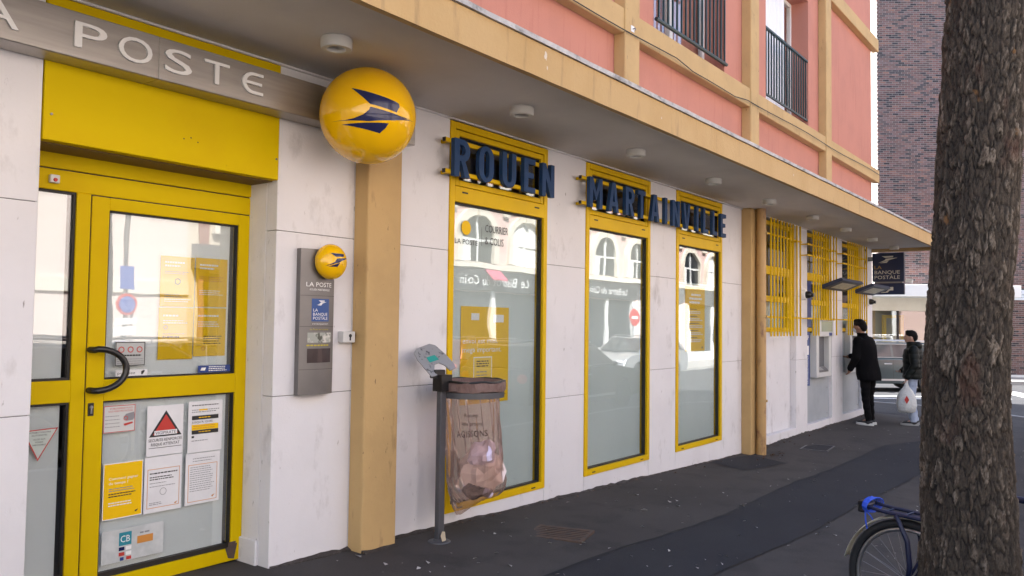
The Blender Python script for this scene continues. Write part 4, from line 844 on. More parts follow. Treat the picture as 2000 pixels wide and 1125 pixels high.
# posters in the shop windows
poster('large yellow poster behind the glass of the first shop window', 4.60, 5.19, .875, 1.62, .056, PYEL, [('t', 'envoi est mini.', .04, .62, .055, .72, 'l', PWHT), ('t', 'mega important.', .04, .53, .055, .80, 'l', PWHT), ('r', .26, .16, .64, .48, mat('poster_yellow_pale', (.82, .56, .06), .5)), ('f', .26, .16, .64, .48, .012, PWHT), ('l', .32, .58, .44, 3, .025, .012, PBLK), ('l', .32, .6, .33, 4, .035, .01, PGREY), ('p', [(.72, .16), (.86, .18), (.80, .155), (.84, .14), (.74, .12), (.78, .15)], PBLK), ('t', 'simplifier la vie', .62, .07, .022, .32, 'l', PBLK), ('r', .2, .86, .36, .93, PWHT), ('r', .66, .84, .88, .92, PWHT)])
poster('yellow price poster hanging behind the glass of the third shop window', 8.46, 8.99, 1.20, 1.94, .056, PYEL, [('l', .3, .8, .89, 1, .05, .03, PWHT), ('l', .2, .9, .83, 2, .06, .03, PWHT)]+[x for k in range(5) for x in (('o', .10, .63-.11*k, .03, .012, PBLK), ('l', .2, .7, .655-.11*k, 1, .03, .012, PBLK), ('l', .2, .9, .62-.11*k, 2, .025, .014, PWHT))]+[('p', [(.8, .05), (.9, .07), (.84, .03)], PBLK)])
t = poster('white mail and parcels lettering with small yellow disc on the first shop window', 4.47, 5.20, 2.06, 2.30, .0262, mat('clear_vinyl', (.40, .44, .42), .5), [('t', 'LA POSTE', .02, .10, .16, .36, 'l', PVIN), ('r', .44, .12, .445, .72, PVIN), ('t', 'COURRIER', .50, .58, .24, .40, 'l', PVIN), ('t', '& COLIS', .50, .18, .24, .32, 'l', PVIN), ('o', .19, .62, .075, .075, PYEL)], cat='lettering', name='window_lettering')
# this lettering is cut vinyl: no backing sheet
for c in list(t.children):
    if c.name.startswith('sheet'): bpy.data.objects.remove(c)
t['label'] = 'grey COURRIER & COLIS lettering with yellow disc on the first shop window'

# ---------------------------------------------------------------- waste bag holder
bx, by = 4.05, -.26; bz = gz(bx, by)
t = thing('waste_bag_holder', 'grey post with ring and clear pink rubbish bag in front of shop window', 'waste bin', (bx, by, bz))
mb = MB(); mb.box(bx-.028, bx+.028, by-.02, by+.02, bz, 1.14); mb.build('post', BINGREY, t, bevel=.006, seg=2)
mb = MB(); mb.lathe([(.078, 0), (.074, .006), (.045, .010), (.036, .02), (.001, .02)], (bx, by, bz+.001), 20); mb.build('foot_plate', BINGREY, t)
RC = Vector((4.315, by-.05, 1.06)); RR = .225
mb = MB(); n = 40
rows = [[RC+Vector((math.cos(2*PI*i/n)*r, math.sin(2*PI*i/n)*r*.93, z)) for i in range(n)] for r, z in ((RR-.012, -.075), (RR+.004, -.075), (RR+.004, -.035), (RR-.012, -.035))]
mb.loft(rows+[rows[0]], cap=False); mb.build('clamp_ring', BINGREY, t, smooth='auto')
mb = MB(); mb.tube([RC+Vector((math.cos(2*PI*i/n)*(RR+.006), math.sin(2*PI*i/n)*(RR+.006)*.93, .035+.004*math.sin(i))) for i in range(n+1)], .0085, 8, cap=False); mb.box(bx-.045, bx+.06, by-.04, by+.04, 1.035, 1.145); mb.build('bag_ring', BLACK, t, smooth='auto')
# flip-up lid with a notch, standing open behind the ring
lid = [(0, 0), (.05, -.005), (.06, .04), (.095, .075), (.14, .075), (.17, .04), (.175, -.01), (.235, -.01), (.25, .03), (.245, .12), (.225, .21), (.19, .235), (.06, .235), (.02, .215), (0, .15)]
me = curve_mesh([lid], .004)
lm_ = Matrix.Translation((bx-.11, by-.01, 1.135)) @ Matrix.Rotation(math.radians(-14), 4, 'Y') @ Matrix.Rotation(math.radians(46), 4, 'X')
me.transform(lm_); lo_ = obj('lid', me, LIDG, t)
mb = MB(); qq = [lm_ @ Vector(p) for p in ((.07, .10, .0055), (.16, .095, .0055), (.155, .14, .0055), (.075, .145, .0055))]; mb.add(qq, [(0,1,2,3)]); mb.build('sticker', TEAL, lo_)
mb = MB(); mb.obox((bx-.02, by+.02, 1.15), (.05, 0, 0), (0, .03, 0), (0, 0, .028)); mb.build('hinge', BLACK, t, bevel=.006)
def bag_pt(a, v):        # v 0 top .. 1 bottom
    z = 1.0-v*.735
    wx_ = .205+.045*v-.02*math.sin(PI*v); wy_ = .195-.03*v
    if v > .86: q = (v-.86)/.14; wx_ *= 1-.10*q*q; wy_ *= 1-.55*q*q
    k = .10*v**1.3-.012
    pleat = (.008*math.sin(a*9+1.2*math.sin(v*3))*(1-v*.3)+.006*math.sin(a*17+v*5)+.004*math.sin(a*31+2*math.sin(v*5)))*(1 if v > .04 else .4)+.020*v*mnoise.noise(Vector((math.cos(a)*2, math.sin(a)*2, v*4)))+.010*mnoise.noise(Vector((math.cos(a)*6, math.sin(a)*6, v*6)))*v
    return Vector((RC.x+k+(wx_+pleat)*math.cos(a), RC.y+.01+(wy_+pleat)*math.sin(a), z+.018*math.sin(a*3+1)*v*v+.05*math.cos(a)*v*v))
n = 160; rows = [[bag_pt(2*PI*j/n, i/40) for j in range(n)] for i in range(41)]
def rj(j, k): return .010*mnoise.noise(Vector((3*math.cos(2*PI*j/n), 3*math.sin(2*PI*j/n), k*.6)))+.004*mnoise.noise(Vector((9*math.cos(2*PI*j/n), 9*math.sin(2*PI*j/n), k)))
top = [[RC+Vector((math.cos(2*PI*j/n)*(RR+.013+rj(j, k)), math.sin(2*PI*j/n)*(RR+.013+rj(j, k))*.93, z+1.2*rj(j+9, k+3))) for j in range(n)] for k, z in enumerate((-.03, .0, .022, .03))]
inn = [[RC+Vector((math.cos(2*PI*j/n)*RR*.9, math.sin(2*PI*j/n)*RR*.84, z)) for j in range(n)] for z in (.04, -.05)]
mb = MB(); mb.loft(rows, cap=False); mb.add([tuple(v) for v in rows[-1]], [tuple(range(n))]); bagb = mb.build('bag', BAG, t, smooth=True)
mb = MB(); mb.loft(top+inn, cap=False); mb.build('bag_rim', mat('brown_rim_plastic', (.20, .12, .105), .3, bump=(30, .8, .02, (1, 1, .3))), t, smooth=True)
mb = MB()
def bagmap(u, v):        # u metres round the bag towards the viewer, v height
    a = math.radians(222)+u/(RR*1.02); p = bag_pt(a, min(max((1.0-v)/.735, 0), 1)); c = Vector((RC.x, RC.y, p.z)); d = (p-c).normalized(); return p+d*.003
text_on(mb, 'Rouen', .0, .865, .026, bagmap, .10, 'c'); text_on(mb, 'Ville propre', .0, .81, .024, bagmap, .17, 'c'); text_on(mb, 'AGISSONS', .0, .735, .042, bagmap, .25, 'c')
text_on(mb, 'Rouen', .03, .385, .02, bagmap, .09, 'c'); text_on(mb, 'Ville propre', .05, .335, .02, bagmap, .14, 'c'); mb.build('lettering', mat('bag_print', (.06, .035, .03), .6), bagb)
# rubbish in the bag: each piece on its own
def crumple(name, label, c, r, m, seed, cat, sq=(1, 1, 1)):
    mb = MB(); mb.ell(c, (r*sq[0], r*sq[1], r*sq[2]), 14, 10); me = mb.mesh(name)
    for v in me.vertices:
        d = v.co-Vector(c); v.co = Vector(c)+d*(1+.45*mnoise.noise(v.co*11+Vector((seed, 0, 0)))+.2*mnoise.noise(v.co*31+Vector((0, seed, 0))))
    return tag(obj(name, me, m), label, cat)
crumple('paper_sheet', 'crumpled lilac paper in the upper half of the rubbish bag', (4.33, by-.135, .60), .105, VIOLETP, 3, 'paper', (1.1, .7, .95))
crumple('plastic_wrap', 'bulging pale plastic wrap filling the lower half of the rubbish bag', (4.42, by-.06, .46), .16, mat('pale_wrap', (.86, .74, .73), .35), 8, 'rubbish', (.95, .8, 1))
crumple('food_carton', 'dark rubbish at the bottom of the bag', (4.37, by-.06, .34), .075, mat('dark_rubbish', (.05, .035, .03), .7), 15, 'rubbish', (1.5, 1, .7))
crumple('paper_cup', 'small lilac scrap beside the dark rubbish low in the bag', (4.38, by-.14, .325), .032, VIOLETP, 21, 'paper')
mb = MB(); lf_ = [(bx-.03, by-.055, bz+.016), (bx+.0, by-.06, bz+.02), (bx+.012, by-.04, bz+.07), (bx-.01, by-.035, bz+.075), (bx-.03, by-.04, bz+.05)]; mb.add(lf_, [(0,1,2,3,4)]); tag(mb.build('dry_leaf', mat('dry_leaf', (.46, .38, .26), .8)), 'pale dry leaf leaning against the foot of the bin post', 'leaf')

# ---------------------------------------------------------------- people
def person(label, loc, rz, H, spec):
    t = thing('person', label, 'person', loc, rz, local=True)
    s = H/1.75; S = lambda *p: Vector(p)*s
    hipz, shz = .93, 1.44; J = spec
    b = MB()     # body: one continuous surface
    b.ell(S(0, .035, 1.635), (.078*s, .098*s, .118*s), 20, 16); b.ell(S(0, .06, 1.575), (.058*s, .07*s, .06*s)); b.ell(S(0, .135, 1.615), (.014*s, .022*s, .026*s), 8, 6)
    for k in (-1, 1): b.ell(S(.08*k, .025, 1.62), (.012*s, .022*s, .032*s), 8, 6)
    b.caps(S(0, .0, 1.42), S(0, .02, 1.56), .058*s, .054*s); b.caps(S(0, 0, 1.05), S(0, -.01, 1.33), .135*s, .15*s); b.ell(S(0, -.01, 1.38), (.19*s, .10*s, .09*s)); b.ell(S(0, -.01, .97), (.165*s, .125*s, .13*s))
    for k, key in ((-1, 'L'), (1, 'R')):
        sh = S(.185*k, -.01, 1.41); el, wr = S(*J['elbow'+key]), S(*J['wrist'+key]); hd = S(*J['hand'+key])
        b.caps(sh, el, .05*s, .04*s); b.caps(el, wr, .04*s, .028*s); d = (hd-wr).normalized(); pal = wr+d*.05*s
        b.caps(wr, pal, .026*s, .030*s); side = d.cross(Vector((0, 0, 1)) if abs(d.z) < .8 else Vector((0, 1, 0))).normalized(); nrm = side.cross(d)
        for fi in range(4):
            o = (fi-1.5)*.018*s; L_ = (.036, .042, .039, .030)[fi]*s; a0 = pal+side*o+d*.02*s; a1 = a0+d*L_+nrm*.008*s; a2 = a1+d*L_*.5+nrm*.022*s; b.caps(a0, a1, .0095*s, .009*s, 8); b.caps(a1, a2, .009*s, .008*s, 8)
        th0 = pal-side*.02*s*k; b.caps(th0, th0+d*.03*s-side*.022*s*k+nrm*.012*s, .011*s, .009*s, 8)
        hp = S(.085*k, 0, .95); kn, an = S(*J['knee'+key]), S(*J['ankle'+key]); b.caps(hp, kn, .078*s, .055*s); b.caps(kn, an, .055*s, .036*s); b.caps(an, an+S(0, .12, -.045), .036*s, .03*s)
    body = b.build('body', spec['skin'], t); fuse(body, .0085, 3)
    # eyes, brows and mouth
    e = MB()
    for k in (-1, 1): e.ell(S(.032*k, .119, 1.642), (.011*s, .008*s, .006*s), 8, 6)
    e.build('eyes', PBLK, t)
    e = MB(); e.ell(S(0, .128, 1.572), (.022*s, .006*s, .005*s), 8, 6); e.build('lips', mat('lips', (.22, .09, .075), .5), t)
    h = MB(); h.ell(S(0, .018, 1.675), (.086*s, .106*s, .092*s), 22, 16); h.ell(S(0, -.032, 1.635), (.074*s, .066*s, .085*s), 18, 12); h.ell(S(0, .06, 1.725), (.07*s, .06*s, .042*s), 14, 10)
    hm = h.build('hair', HAIR, t); fuse(hm, .010, 2)
    for v in hm.data.vertices: v.co += v.co.normalized()*.008*mnoise.noise(v.co*40)
    # trousers
    tr = MB(); tr.ell(S(0, -.005, .97), (.18*s, .145*s, .13*s))
    for k, key in ((-1, 'L'), (1, 'R')):
        hp = S(.088*k, -.005, .93); kn, an = S(*J['knee'+key]), S(*J['ankle'+key]); w = spec.get('legw', 1)
        pts = [hp, hp.lerp(kn, .5), kn, kn.lerp(an, .5), an+S(0, -.005, -.02)]; rr = [.098, .088, .072*w, .064*w, .056*w]
        rows = []
        for i, p in enumerate(pts): rows.append(p)
        fine = []; fr = []
        for i in range(4):
            for q in range(5): fine.append(pts[i].lerp(pts[i+1], q/5)); fr.append((rr[i]+(rr[i+1]-rr[i])*q/5+.006*math.sin((i*5+q)*2.3+k))*s)
        fine.append(pts[-1]); fr.append(rr[-1]*s); tr.tube(fine, fr, 14)
    fuse(tr.build('trousers', spec['trou'], t), .013, 2)
    # upper garment
    c = MB(); hem = spec['hem']; wide = spec['wide']
    rings = []
    prof = [(hem, .20*wide, .155*wide), (hem+.1, .205*wide, .16*wide), (1.0, .195*wide, .15*wide), (1.15, .195*wide, .150*wide), (1.3, .205*wide, .152*wide), (1.40, .20*wide, .13*wide), (1.455, .135, .10), (1.49, .080, .080), (1.505, .070, .070)]
    for z, rx, ry in prof: rings.append([S(rx*math.cos(2*PI*j/24)*(1+.02*math.sin(5*j+z*9)), ry*math.sin(2*PI*j/24)-.01+spec.get('lean', 0)*(z-1), z) for j in range(24)])
    c.loft(rings)
    for k, key in ((-1, 'L'), (1, 'R')):
        sh = S(.175*k, -.01, 1.395); el, wr = S(*J['elbow'+key]), S(*J['wrist'+key]); sw = spec['sleeve']
        c.caps(sh, el, .078*s*sw, .066*s*sw); c.caps(el, wr, .066*s*sw, .05*s*sw)
    cc = c.build(spec['garment'], spec['coat'], t); fuse(cc, .010, 5)
    for v in cc.data.vertices:
        w_ = .010 if spec['garment'] == 'coat' else .004
        v.co += v.normal*(w_*mnoise.noise(Vector((v.co.x*9, v.co.y*9, v.co.z*5)))+(.009*abs(math.sin(v.co.z*math.pi/.095/s)) if spec['garment'] != 'coat' else 0))
    # collar or hood
    k_ = MB()
    if spec['garment'] == 'coat': k_.lathe([(.085*s, 1.465*s), (.084*s, 1.525*s), (.072*s, 1.53*s), (.070*s, 1.47*s)], S(0, .005, 0), 22)
    else: k_.ell(S(0, -.085, 1.47), (.135*s, .085*s, .085*s), 18, 12); k_.lathe([(.098*s, 1.45*s), (.10*s, 1.54*s), (.085*s, 1.55*s), (.08*s, 1.46*s)], S(0, .0, 0), 22)
    k_.build('collar' if spec['garment'] == 'coat' else 'hood', spec['coat'], t, smooth=True)
    # shoes
    for k, key in ((-1, 'L'), (1, 'R')):
        an = S(*J['ankle'+key]); fz = an.z-.085*s; sh_ = MB()
        sh_.ell(an+Vector((0, .0, -.035*s)), (.052*s, .07*s, .055*s), 14, 10); sh_.caps(an+Vector((0, .02*s, -.042*s)), an+Vector((0, .16*s, -.055*s)), .050*s, .040*s)
        so = sh_.build('shoe', spec['shoe'], t); fuse(so, .010, 3)
        sl = MB(); pr = []
        for j in range(24):
            a = 2*PI*j/24; pr.append((an.x+.058*s*math.cos(a)*(1.0 if math.sin(a) > 0 else .85), an.y+.06*s+.158*s*math.sin(a)))
        sl.prism(pr, fz, fz+.042*s, 'xy'); sl.build('sole', spec['sole'], so if False else t, bevel=.006, seg=2)
    if spec.get('shear'):
        for c_ in t.children:
            for v in c_.data.vertices: v.co.y += spec['shear']*max(v.co.z-.55, 0)
    if spec.get('mask'):
        m_ = MB(); m_.ell(S(0, .095, 1.578), (.062*s, .062*s, .052*s), 18, 12); mk_ = m_.build('face_mask', mat('mask_white', (.62, .66, .70), .7), t, smooth=True)
        for v in mk_.data.vertices: v.co.y += spec.get('shear', 0)*max(v.co.z-.55, 0)
    return t
px_, py_ = 14.50, -.46
person('man in long black coat, black trousers and white-soled trainers using the cash machine', (px_, py_, gz(px_, py_)+.0), math.radians(-16), 1.76, dict(
    elbowL=(-.245, .02, 1.13), wristL=(-.225, .17, .93), handL=(-.22, .22, .84), elbowR=(.25, .10, 1.16), wristR=(.16, .36, 1.12), handR=(.13, .46, 1.10),
    kneeL=(-.095, .035, .50), ankleL=(-.10, -.02, .085), kneeR=(.085, .06, .50), ankleR=(.10, .045, .085), skin=SKIN, trou=TROU, hem=.74, wide=1.12, sleeve=1.0, garment='coat', coat=COAT, shoe=SHOEB, sole=SHOEW, legw=.92, shear=.14, mask=True))
p2x, p2y = 15.16, -.98
person('person in dark puffer jacket and light blue jeans holding a white carrier bag', (p2x, p2y, gz(p2x, p2y)), math.radians(14), 1.60, dict(
    elbowL=(-.26, -.03, 1.12), wristL=(-.27, .10, .90), handL=(-.275, .13, .81), elbowR=(.26, -.02, 1.12), wristR=(.20, .16, 1.0), handR=(.16, .24, .97),
    kneeL=(-.10, .05, .50), ankleL=(-.11, .0, .085), kneeR=(.10, .03, .50), ankleR=(.115, -.04, .085), skin=SKINL, trou=JEANS, hem=.86, wide=1.12, sleeve=1.12, garment='puffer_jacket', coat=PUFF, shoe=SHOEB, sole=mat('sole_grey', (.30, .30, .29), .6), legw=1.12))
# carrier bag held in the left hand
rz = math.radians(14); s2 = 1.60/1.75
hx, hy, hz = -.275*s2, .14*s2, .80*s2
wx, wy = p2x+hx*math.cos(rz)-hy*math.sin(rz), p2y+hx*math.sin(rz)+hy*math.cos(rz); wz = gz(p2x, p2y)+hz
t = thing('carrier_bag', 'white plastic carrier bag with red diamond held by the person in jeans', 'bag', (wx, wy, wz-.5), rz, local=True)
mb = MB(); n = 28; rows = []
for z, ax, ay in ((.0, .10, .05), (.02, .135, .075), (.12, .155, .085), (.26, .14, .07), (.36, .10, .05), (.43, .045, .028), (.50, .022, .018), (.53, .028, .02)):
    rows.append([(ay*math.cos(2*PI*j/n)*(1+.10*math.sin(3*j+z*20)), ax*math.sin(2*PI*j/n)*(1+.05*math.sin(5*j+z*15))-.02, z) for j in range(n)])
mb.loft(rows); cb = mb.build('bag_body', WBAG, t, smooth=True)
mb = MB(); mb.add([(-.098, -.02, .29), (-.102, -.055, .22), (-.098, -.02, .15), (-.102, .015, .22)], [(0,1,2,3)]); mb.build('red_diamond', PRED, cb)
# ---------------------------------------------------------------- tree
TX = [(3.80, -3.40, -.3), (3.80, -3.40, .2), (3.80, -3.40, .54), (3.765, -3.40, 1.29), (3.755, -3.43, 1.8), (3.75, -3.47, 2.42), (3.75, -3.50, 2.84), (3.76, -3.56, 3.8), (3.74, -3.62, 5.2)]
TR = [.27, .205, .176, .150, .146, .146, .148, .150, .120]
tg = gz(3.8, -3.4)
T = thing('plane_tree', 'thick rough-barked street tree trunk standing on the pavement in front of bicycle', 'tree', (3.8, -3.4, tg))
nz, na = 760, 300
zz = np.linspace(-.25, 5.2, nz); tz = [p[2] for p in TX]
cx = np.interp(zz, tz, [p[0] for p in TX]); cy = np.interp(zz, tz, [p[1] for p in TX]); rr = np.interp(zz, tz, TR)
k = np.ones(41)/41; pad = lambda a: np.convolve(np.pad(a, 20, mode='edge'), k, mode='valid'); cx, cy, rr = pad(cx), pad(cy), pad(rr)
ang = np.linspace(0, 2*PI, na, endpoint=False)
A, Zg = np.meshgrid(ang, zz)
# bark plates: jittered cells stretched upwards, distance to the cell border gives the furrows
def cells(A, Z, du, dv, seed):
    rs = np.random.default_rng(seed); nu = int(round(2*PI*.15/du)); U = A/(2*PI)*nu; V = (Z+1)/dv; nv = int(8/dv)+4
    ju, jv, hv = rs.random((nv, nu)), rs.random((nv, nu)), rs.random((nv, nu))
    iu, iv = np.floor(U).astype(int), np.floor(V).astype(int)
    d1 = np.full(U.shape, 9.); d2 = np.full(U.shape, 9.); hh = np.zeros(U.shape)
    for a in (-1, 0, 1):
        for b in (-1, 0, 1):
            cu, cv = iu+a, iv+b; m_ = cu % nu; n_ = np.clip(cv, 0, nv-1)
            d = np.hypot(cu+ju[n_, m_]-U, cv+jv[n_, m_]-V); new = d < d1
            d2 = np.where(new, d1, np.minimum(d2, d)); hh = np.where(new, hv[n_, m_], hh); d1 = np.where(new, d, d1)
    return d2-d1, hh
# warp so that borders are crooked
rw = np.random.default_rng(3)
def wob(n, fa, fz, amp): return amp*sum(np.sin(A*rw.integers(2, fa)+Zg*rw.uniform(-fz, fz)+rw.uniform(0, 6.3)) for _ in range(n))/math.sqrt(n)
wa = wob(10, 40, 70, .035)+wob(8, 14, 16, .05); wz_ = wob(10, 60, 40, .012)
e1, h1 = cells((A+wa) % (2*PI), Zg+wz_, .018, .070, 5); e2, h2 = cells((A+wa*1.2) % (2*PI), Zg+wz_*1.4, .008, .020, 9)
pl = np.clip(e1/.22, 0, 1)**.7; p2 = np.clip(e2/.3, 0, 1)**.7
big = .5+.5*np.sin(A*2+1.5*np.sin(Zg*1.7))*np.sin(Zg*2.3+A)
disp = .0155*pl*(.30+.70*h1)+.006*p2*(.3+.7*h2)+.010*big+.012*np.sin(A*5+Zg*.8)*np.clip(1-(Zg-.0)/1.2, 0, 1)
plate = np.clip(pl*(.35+.5*h1)*(.55+.45*p2)*(.75+.4*h2)+.10*big, 0, 1)
Rg = rr[:, None]-.013+disp
V = np.stack([cx[:, None]+Rg*np.cos(A), cy[:, None]+Rg*np.sin(A), Zg], -1).reshape(-1, 3)
I = np.arange(nz*na).reshape(nz, na); Fq = np.stack([I[:-1], np.roll(I, -1, 1)[:-1], np.roll(I, -1, 1)[1:], I[1:]], -1).reshape(-1, 4)
me = bpy.data.meshes.new('trunk'); me.vertices.add(len(V)); me.vertices.foreach_set('co', V.ravel()); me.loops.add(Fq.size); me.loops.foreach_set('vertex_index', Fq.ravel().astype(np.int32)); me.polygons.add(len(Fq)); me.polygons.foreach_set('loop_start', np.arange(0, Fq.size, 4, dtype=np.int32))
me.update(calc_edges=True); at = me.attributes.new('plate', 'FLOAT', 'POINT'); at.data.foreach_set('value', plate.ravel().astype(np.float32))
me.polygons.foreach_set('use_smooth', np.ones(len(Fq), dtype=bool)); obj('trunk', me, BARK, T)
limbs = MB(); tips = []
LIMBM = mat('limb_bark', (.075, .06, .048), .9, layers=[((.13, .11, .09), 14, .4, .7, None)], bump=(40, .8, .02))
def branch(p, d, L, r, lev):
    pts = [p]; n = 7; d = d.normalized()
    for i in range(n):
        d = (d+Vector((random.uniform(-.16, .16), random.uniform(-.16, .16), random.uniform(-.05, .16)))).normalized(); pts.append(pts[-1]+d*L/n)
    limbs.tube(pts, [r*(1-.6*i/n) for i in range(n+1)], 8 if lev < 2 else 5)
    if lev >= 3: tips.append((pts[-1], d)); tips.append((pts[4], d)); return
    for i in range(3 if lev else 3):
        q = pts[random.choice((4, 5, 6, 7))]; a = random.uniform(0, 2*PI); branch(q, d+Vector((math.cos(a), math.sin(a), .25))*.75, L*.62, r*.48, lev+1)
for i in range(5):
    a = 2*PI*i/5+.4; branch(Vector((3.745, -3.62, 5.05)), Vector((math.cos(a)*.75, math.sin(a)*.75, 1)), 2.3, .075, 0)
limbs.build('limbs', LIMBM, T, smooth=True)
cr = MB()
for p, d in tips:
    for i in range(9):
        c = p+Vector([random.gauss(0, .16) for _ in range(3)]); u = Vector([random.gauss(0, 1) for _ in range(3)]).normalized()*.032; v = u.cross(Vector([random.gauss(0, 1) for _ in range(3)])).normalized()*.022
        cr.add([c-u, c+v, c+u, c-v], [(0,1,2,3)])
cr.build('crown', mat('young_leaf', (.09, .12, .035), .6), T)

# ---------------------------------------------------------------- bicycle (rear end shows beside the trunk)
hub = Vector((4.52, -3.03, .215)); bd = Vector((-.21, -.977, 0)).normalized(); bs = Vector((bd.y, -bd.x, 0)); WR = .292
BK = thing('bicycle', 'dark blue city bicycle with cream mudguard and rear carrier behind the tree', 'bicycle', (hub.x, hub.y, hub.z-WR-.02))
def bp(f, s, z): return hub+bd*f+bs*s+Vector((0, 0, z))
def ring(mb, c, r, tr, n=56, m=8): mb.tube([bp(c+r*math.cos(2*PI*i/n), 0, r*math.sin(2*PI*i/n)) for i in range(n+1)], tr, m, cap=False)
for c0 in (0, 1.06):
    mb = MB(); ring(mb, c0, WR, .021); wh = mb.build('wheel', RUBBER, BK, smooth=True)
    mb = MB(); ring(mb, c0, WR-.03, .012); mb.build('rim', CHROME, wh, smooth=True)
    mb = MB()
    for i in range(28):
        a = 2*PI*i/28; b_ = a+(.5 if i % 2 else -.5); mb.tube([bp(c0+.02*math.cos(b_), .02*(1 if i % 4 < 2 else -1), .02*math.sin(b_)), bp(c0+(WR-.032)*math.cos(a), 0, (WR-.032)*math.sin(a))], .0016, 4)
    mb.build('spokes', STEELD, wh)
    mb = MB(); mb.tube([bp(c0, -.05, 0), bp(c0, .05, 0)], .024, 12); mb.build('hub', CHROME, wh)
    mb = MB(); rows = []
    for i in range(25):
        a = math.radians(168-i*(138/24)) if c0 == 0 else math.radians(195-i*(150/24)); r = WR+.042
        rows.append([bp(c0-(-r*math.cos(a)) , w, r*math.sin(a)-abs(w)*.35) for w in (-.028, -.014, 0, .014, .028)])
    mb.loft(rows, cap=False, closed=False); o = mb.build('mudguard', FENDER, BK, smooth=True); sd_ = o.modifiers.new('solid', 'SOLIDIFY'); sd_.thickness = .003
mb = MB()
bb, st, sc2, ht, hb = (.44, 0, -.02), (.26, 0, .50), (.24, 0, .60), (.86, 0, .50), (.90, 0, .42)
for a, b, r in ((bb, st, .017), (bb, hb, .020), (st, ht, .016), ((.0, .055, 0), bb, .009), ((0, -.055, 0), bb, .009), ((0, .055, 0), st, .008), ((0, -.055, 0), st, .008), (ht, hb, .020), (hb, (1.06, .05, 0), .011), (hb, (1.06, -.05, 0), .011), (st, sc2, .013)): mb.tube([bp(*a), bp(*b)], r, 10)
mb.build('frame', BIKEBL, BK, smooth='auto')
mb = MB(); mb.tube([bp(.86, 0, .5), bp(.84, 0, .68)], .013, 8); mb.tube([bp(.68, .28, .70), bp(.80, .25, .70), bp(.86, .05, .68), bp(.86, -.05, .68), bp(.80, -.25, .70), bp(.68, -.28, .70)], .011, 8); mb.build('handlebar', CHROME, BK, smooth='auto')
mb = MB(); mb.loft([[bp(.24+f, s*w, .62+z) for s, z in ((-1, -.02), (-.6, .02), (.6, .02), (1, -.02))] for f, w in ((-.12, .09), (-.05, .095), (.05, .05), (.16, .02))]); mb.build('saddle', BLACK, BK, smooth=True)
mb = MB(); mb.tube([bp(.44, -.09, -.02), bp(.44, .09, -.02)], .016, 10); mb.tube([bp(.44, .07, -.02), bp(.52, .08, -.16)], .010, 8); mb.tube([bp(.44, -.07, -.02), bp(.36, -.08, .12)], .010, 8); mb.box(0, 0, 0, 0, 0, 0); mb.build('crankset', STEELD, BK)
# carrier: two rails, cross bars, plate and curved stays
mb = MB(); RZ = .345
for s in (-.062, .062): mb.tube([bp(-.20, s*.9, RZ+.012), bp(-.1, s, RZ), bp(.22, s, RZ-.012)], .0095, 8)
mb.tube([bp(-.20, -.056, RZ+.012), bp(-.20, .056, RZ+.012)], .009, 8)
for f in (-.10, 0, .10): mb.tube([bp(f, -.06, RZ-.004), bp(f, .06, RZ-.004)], .006, 6)
mb.obox(bp(.02, 0, RZ-.012), bd*.17, bs*.035, Vector((0, 0, .003)))
mb.build('carrier', BIKEBL, BK, smooth='auto')
for s in (-.075, .075):
    mb = MB(); mb.tube([bp(-.035, s*.9, RZ-.01), bp(-.02, s, .32), bp(.025, s, .22), bp(.035, s, .1), bp(.02, s, .0)], [.012, .011, .013, .013, .012], 8); mb.build('carrier_stay', BIKEBL, BK, smooth=True)
mb = MB(); mb.obox(bp(-.225, 0, RZ+.0), bd*.02, bs*.045, Vector((0, 0, .03))); mb.build('rear_lamp', BLACK, BK, bevel=.008, seg=2)
mb = MB(); mb.tube([bp(-.26, .02, -.06), bp(-.02, .05, 0)], .0025, 5); mb.tube([bp(-.24, -.03, .10), bp(-.02, -.05, 0)], .0025, 5); mb.build('mudguard_stay', STEELD, BK)
mb = MB()
for i in range(5): mb.tube([bp(-.205+.008*i, .07*math.cos(q)*(1+.1*i), RZ+.012+.035*math.sin(q)) for q in [2*PI*j/12 for j in range(13)]], .0035, 5)
mb.tube([bp(-.19, .07, RZ-.01), bp(-.185, .078, RZ-.06), bp(-.18, .074, RZ-.10)], .004, 5); mb.tube([bp(-.19, .068, RZ-.01), bp(-.16, .075, RZ-.03), bp(-.15, .07, RZ-.05)], .003, 5)
mb.tube([bp(-.21, -.05, RZ+.04), bp(-.19, 0, RZ+.05), bp(-.18, .05, RZ+.04)], .006, 6)
tag(mb.build('blue_twine', STRING), 'bright blue twine knotted round the end of the bicycle carrier', 'string')
# blue tubular stand
hc = Vector((4.34, -3.62, gz(4.3, -3.6)))
SB = thing('bicycle_stand', 'blue tubular hoop stand on the pavement beyond the tree trunk', 'bike stand', hc)
dv = Vector((.80, -.60, 0))
mb = MB(); pth = [hc+Vector((0, 0, -.1)), hc+Vector((0, 0, .66))]+[hc+dv*(.12-.12*math.cos(a))+Vector((0, 0, .66+.12*math.sin(a))) for a in [PI/2*i/6 for i in range(1, 7)]]+[hc+dv*.55+Vector((0, 0, .78))]+[hc+dv*(.55+.12*math.sin(a))+Vector((0, 0, .66+.12*math.cos(a))) for a in [PI/2*i/6 for i in range(1, 7)]]+[hc+dv*.67+Vector((0, 0, -.1))]
mb.tube(pth, .024, 12); mb.build('hoop', STANDBL, SB, smooth='auto')
for z in (.62, .50):
    mb = MB(); mb.tube([hc+Vector((0, 0, z)), hc+dv*.67+Vector((0, 0, z))], .018, 10); mb.build('cross_bar', STANDBL, SB, smooth='auto')

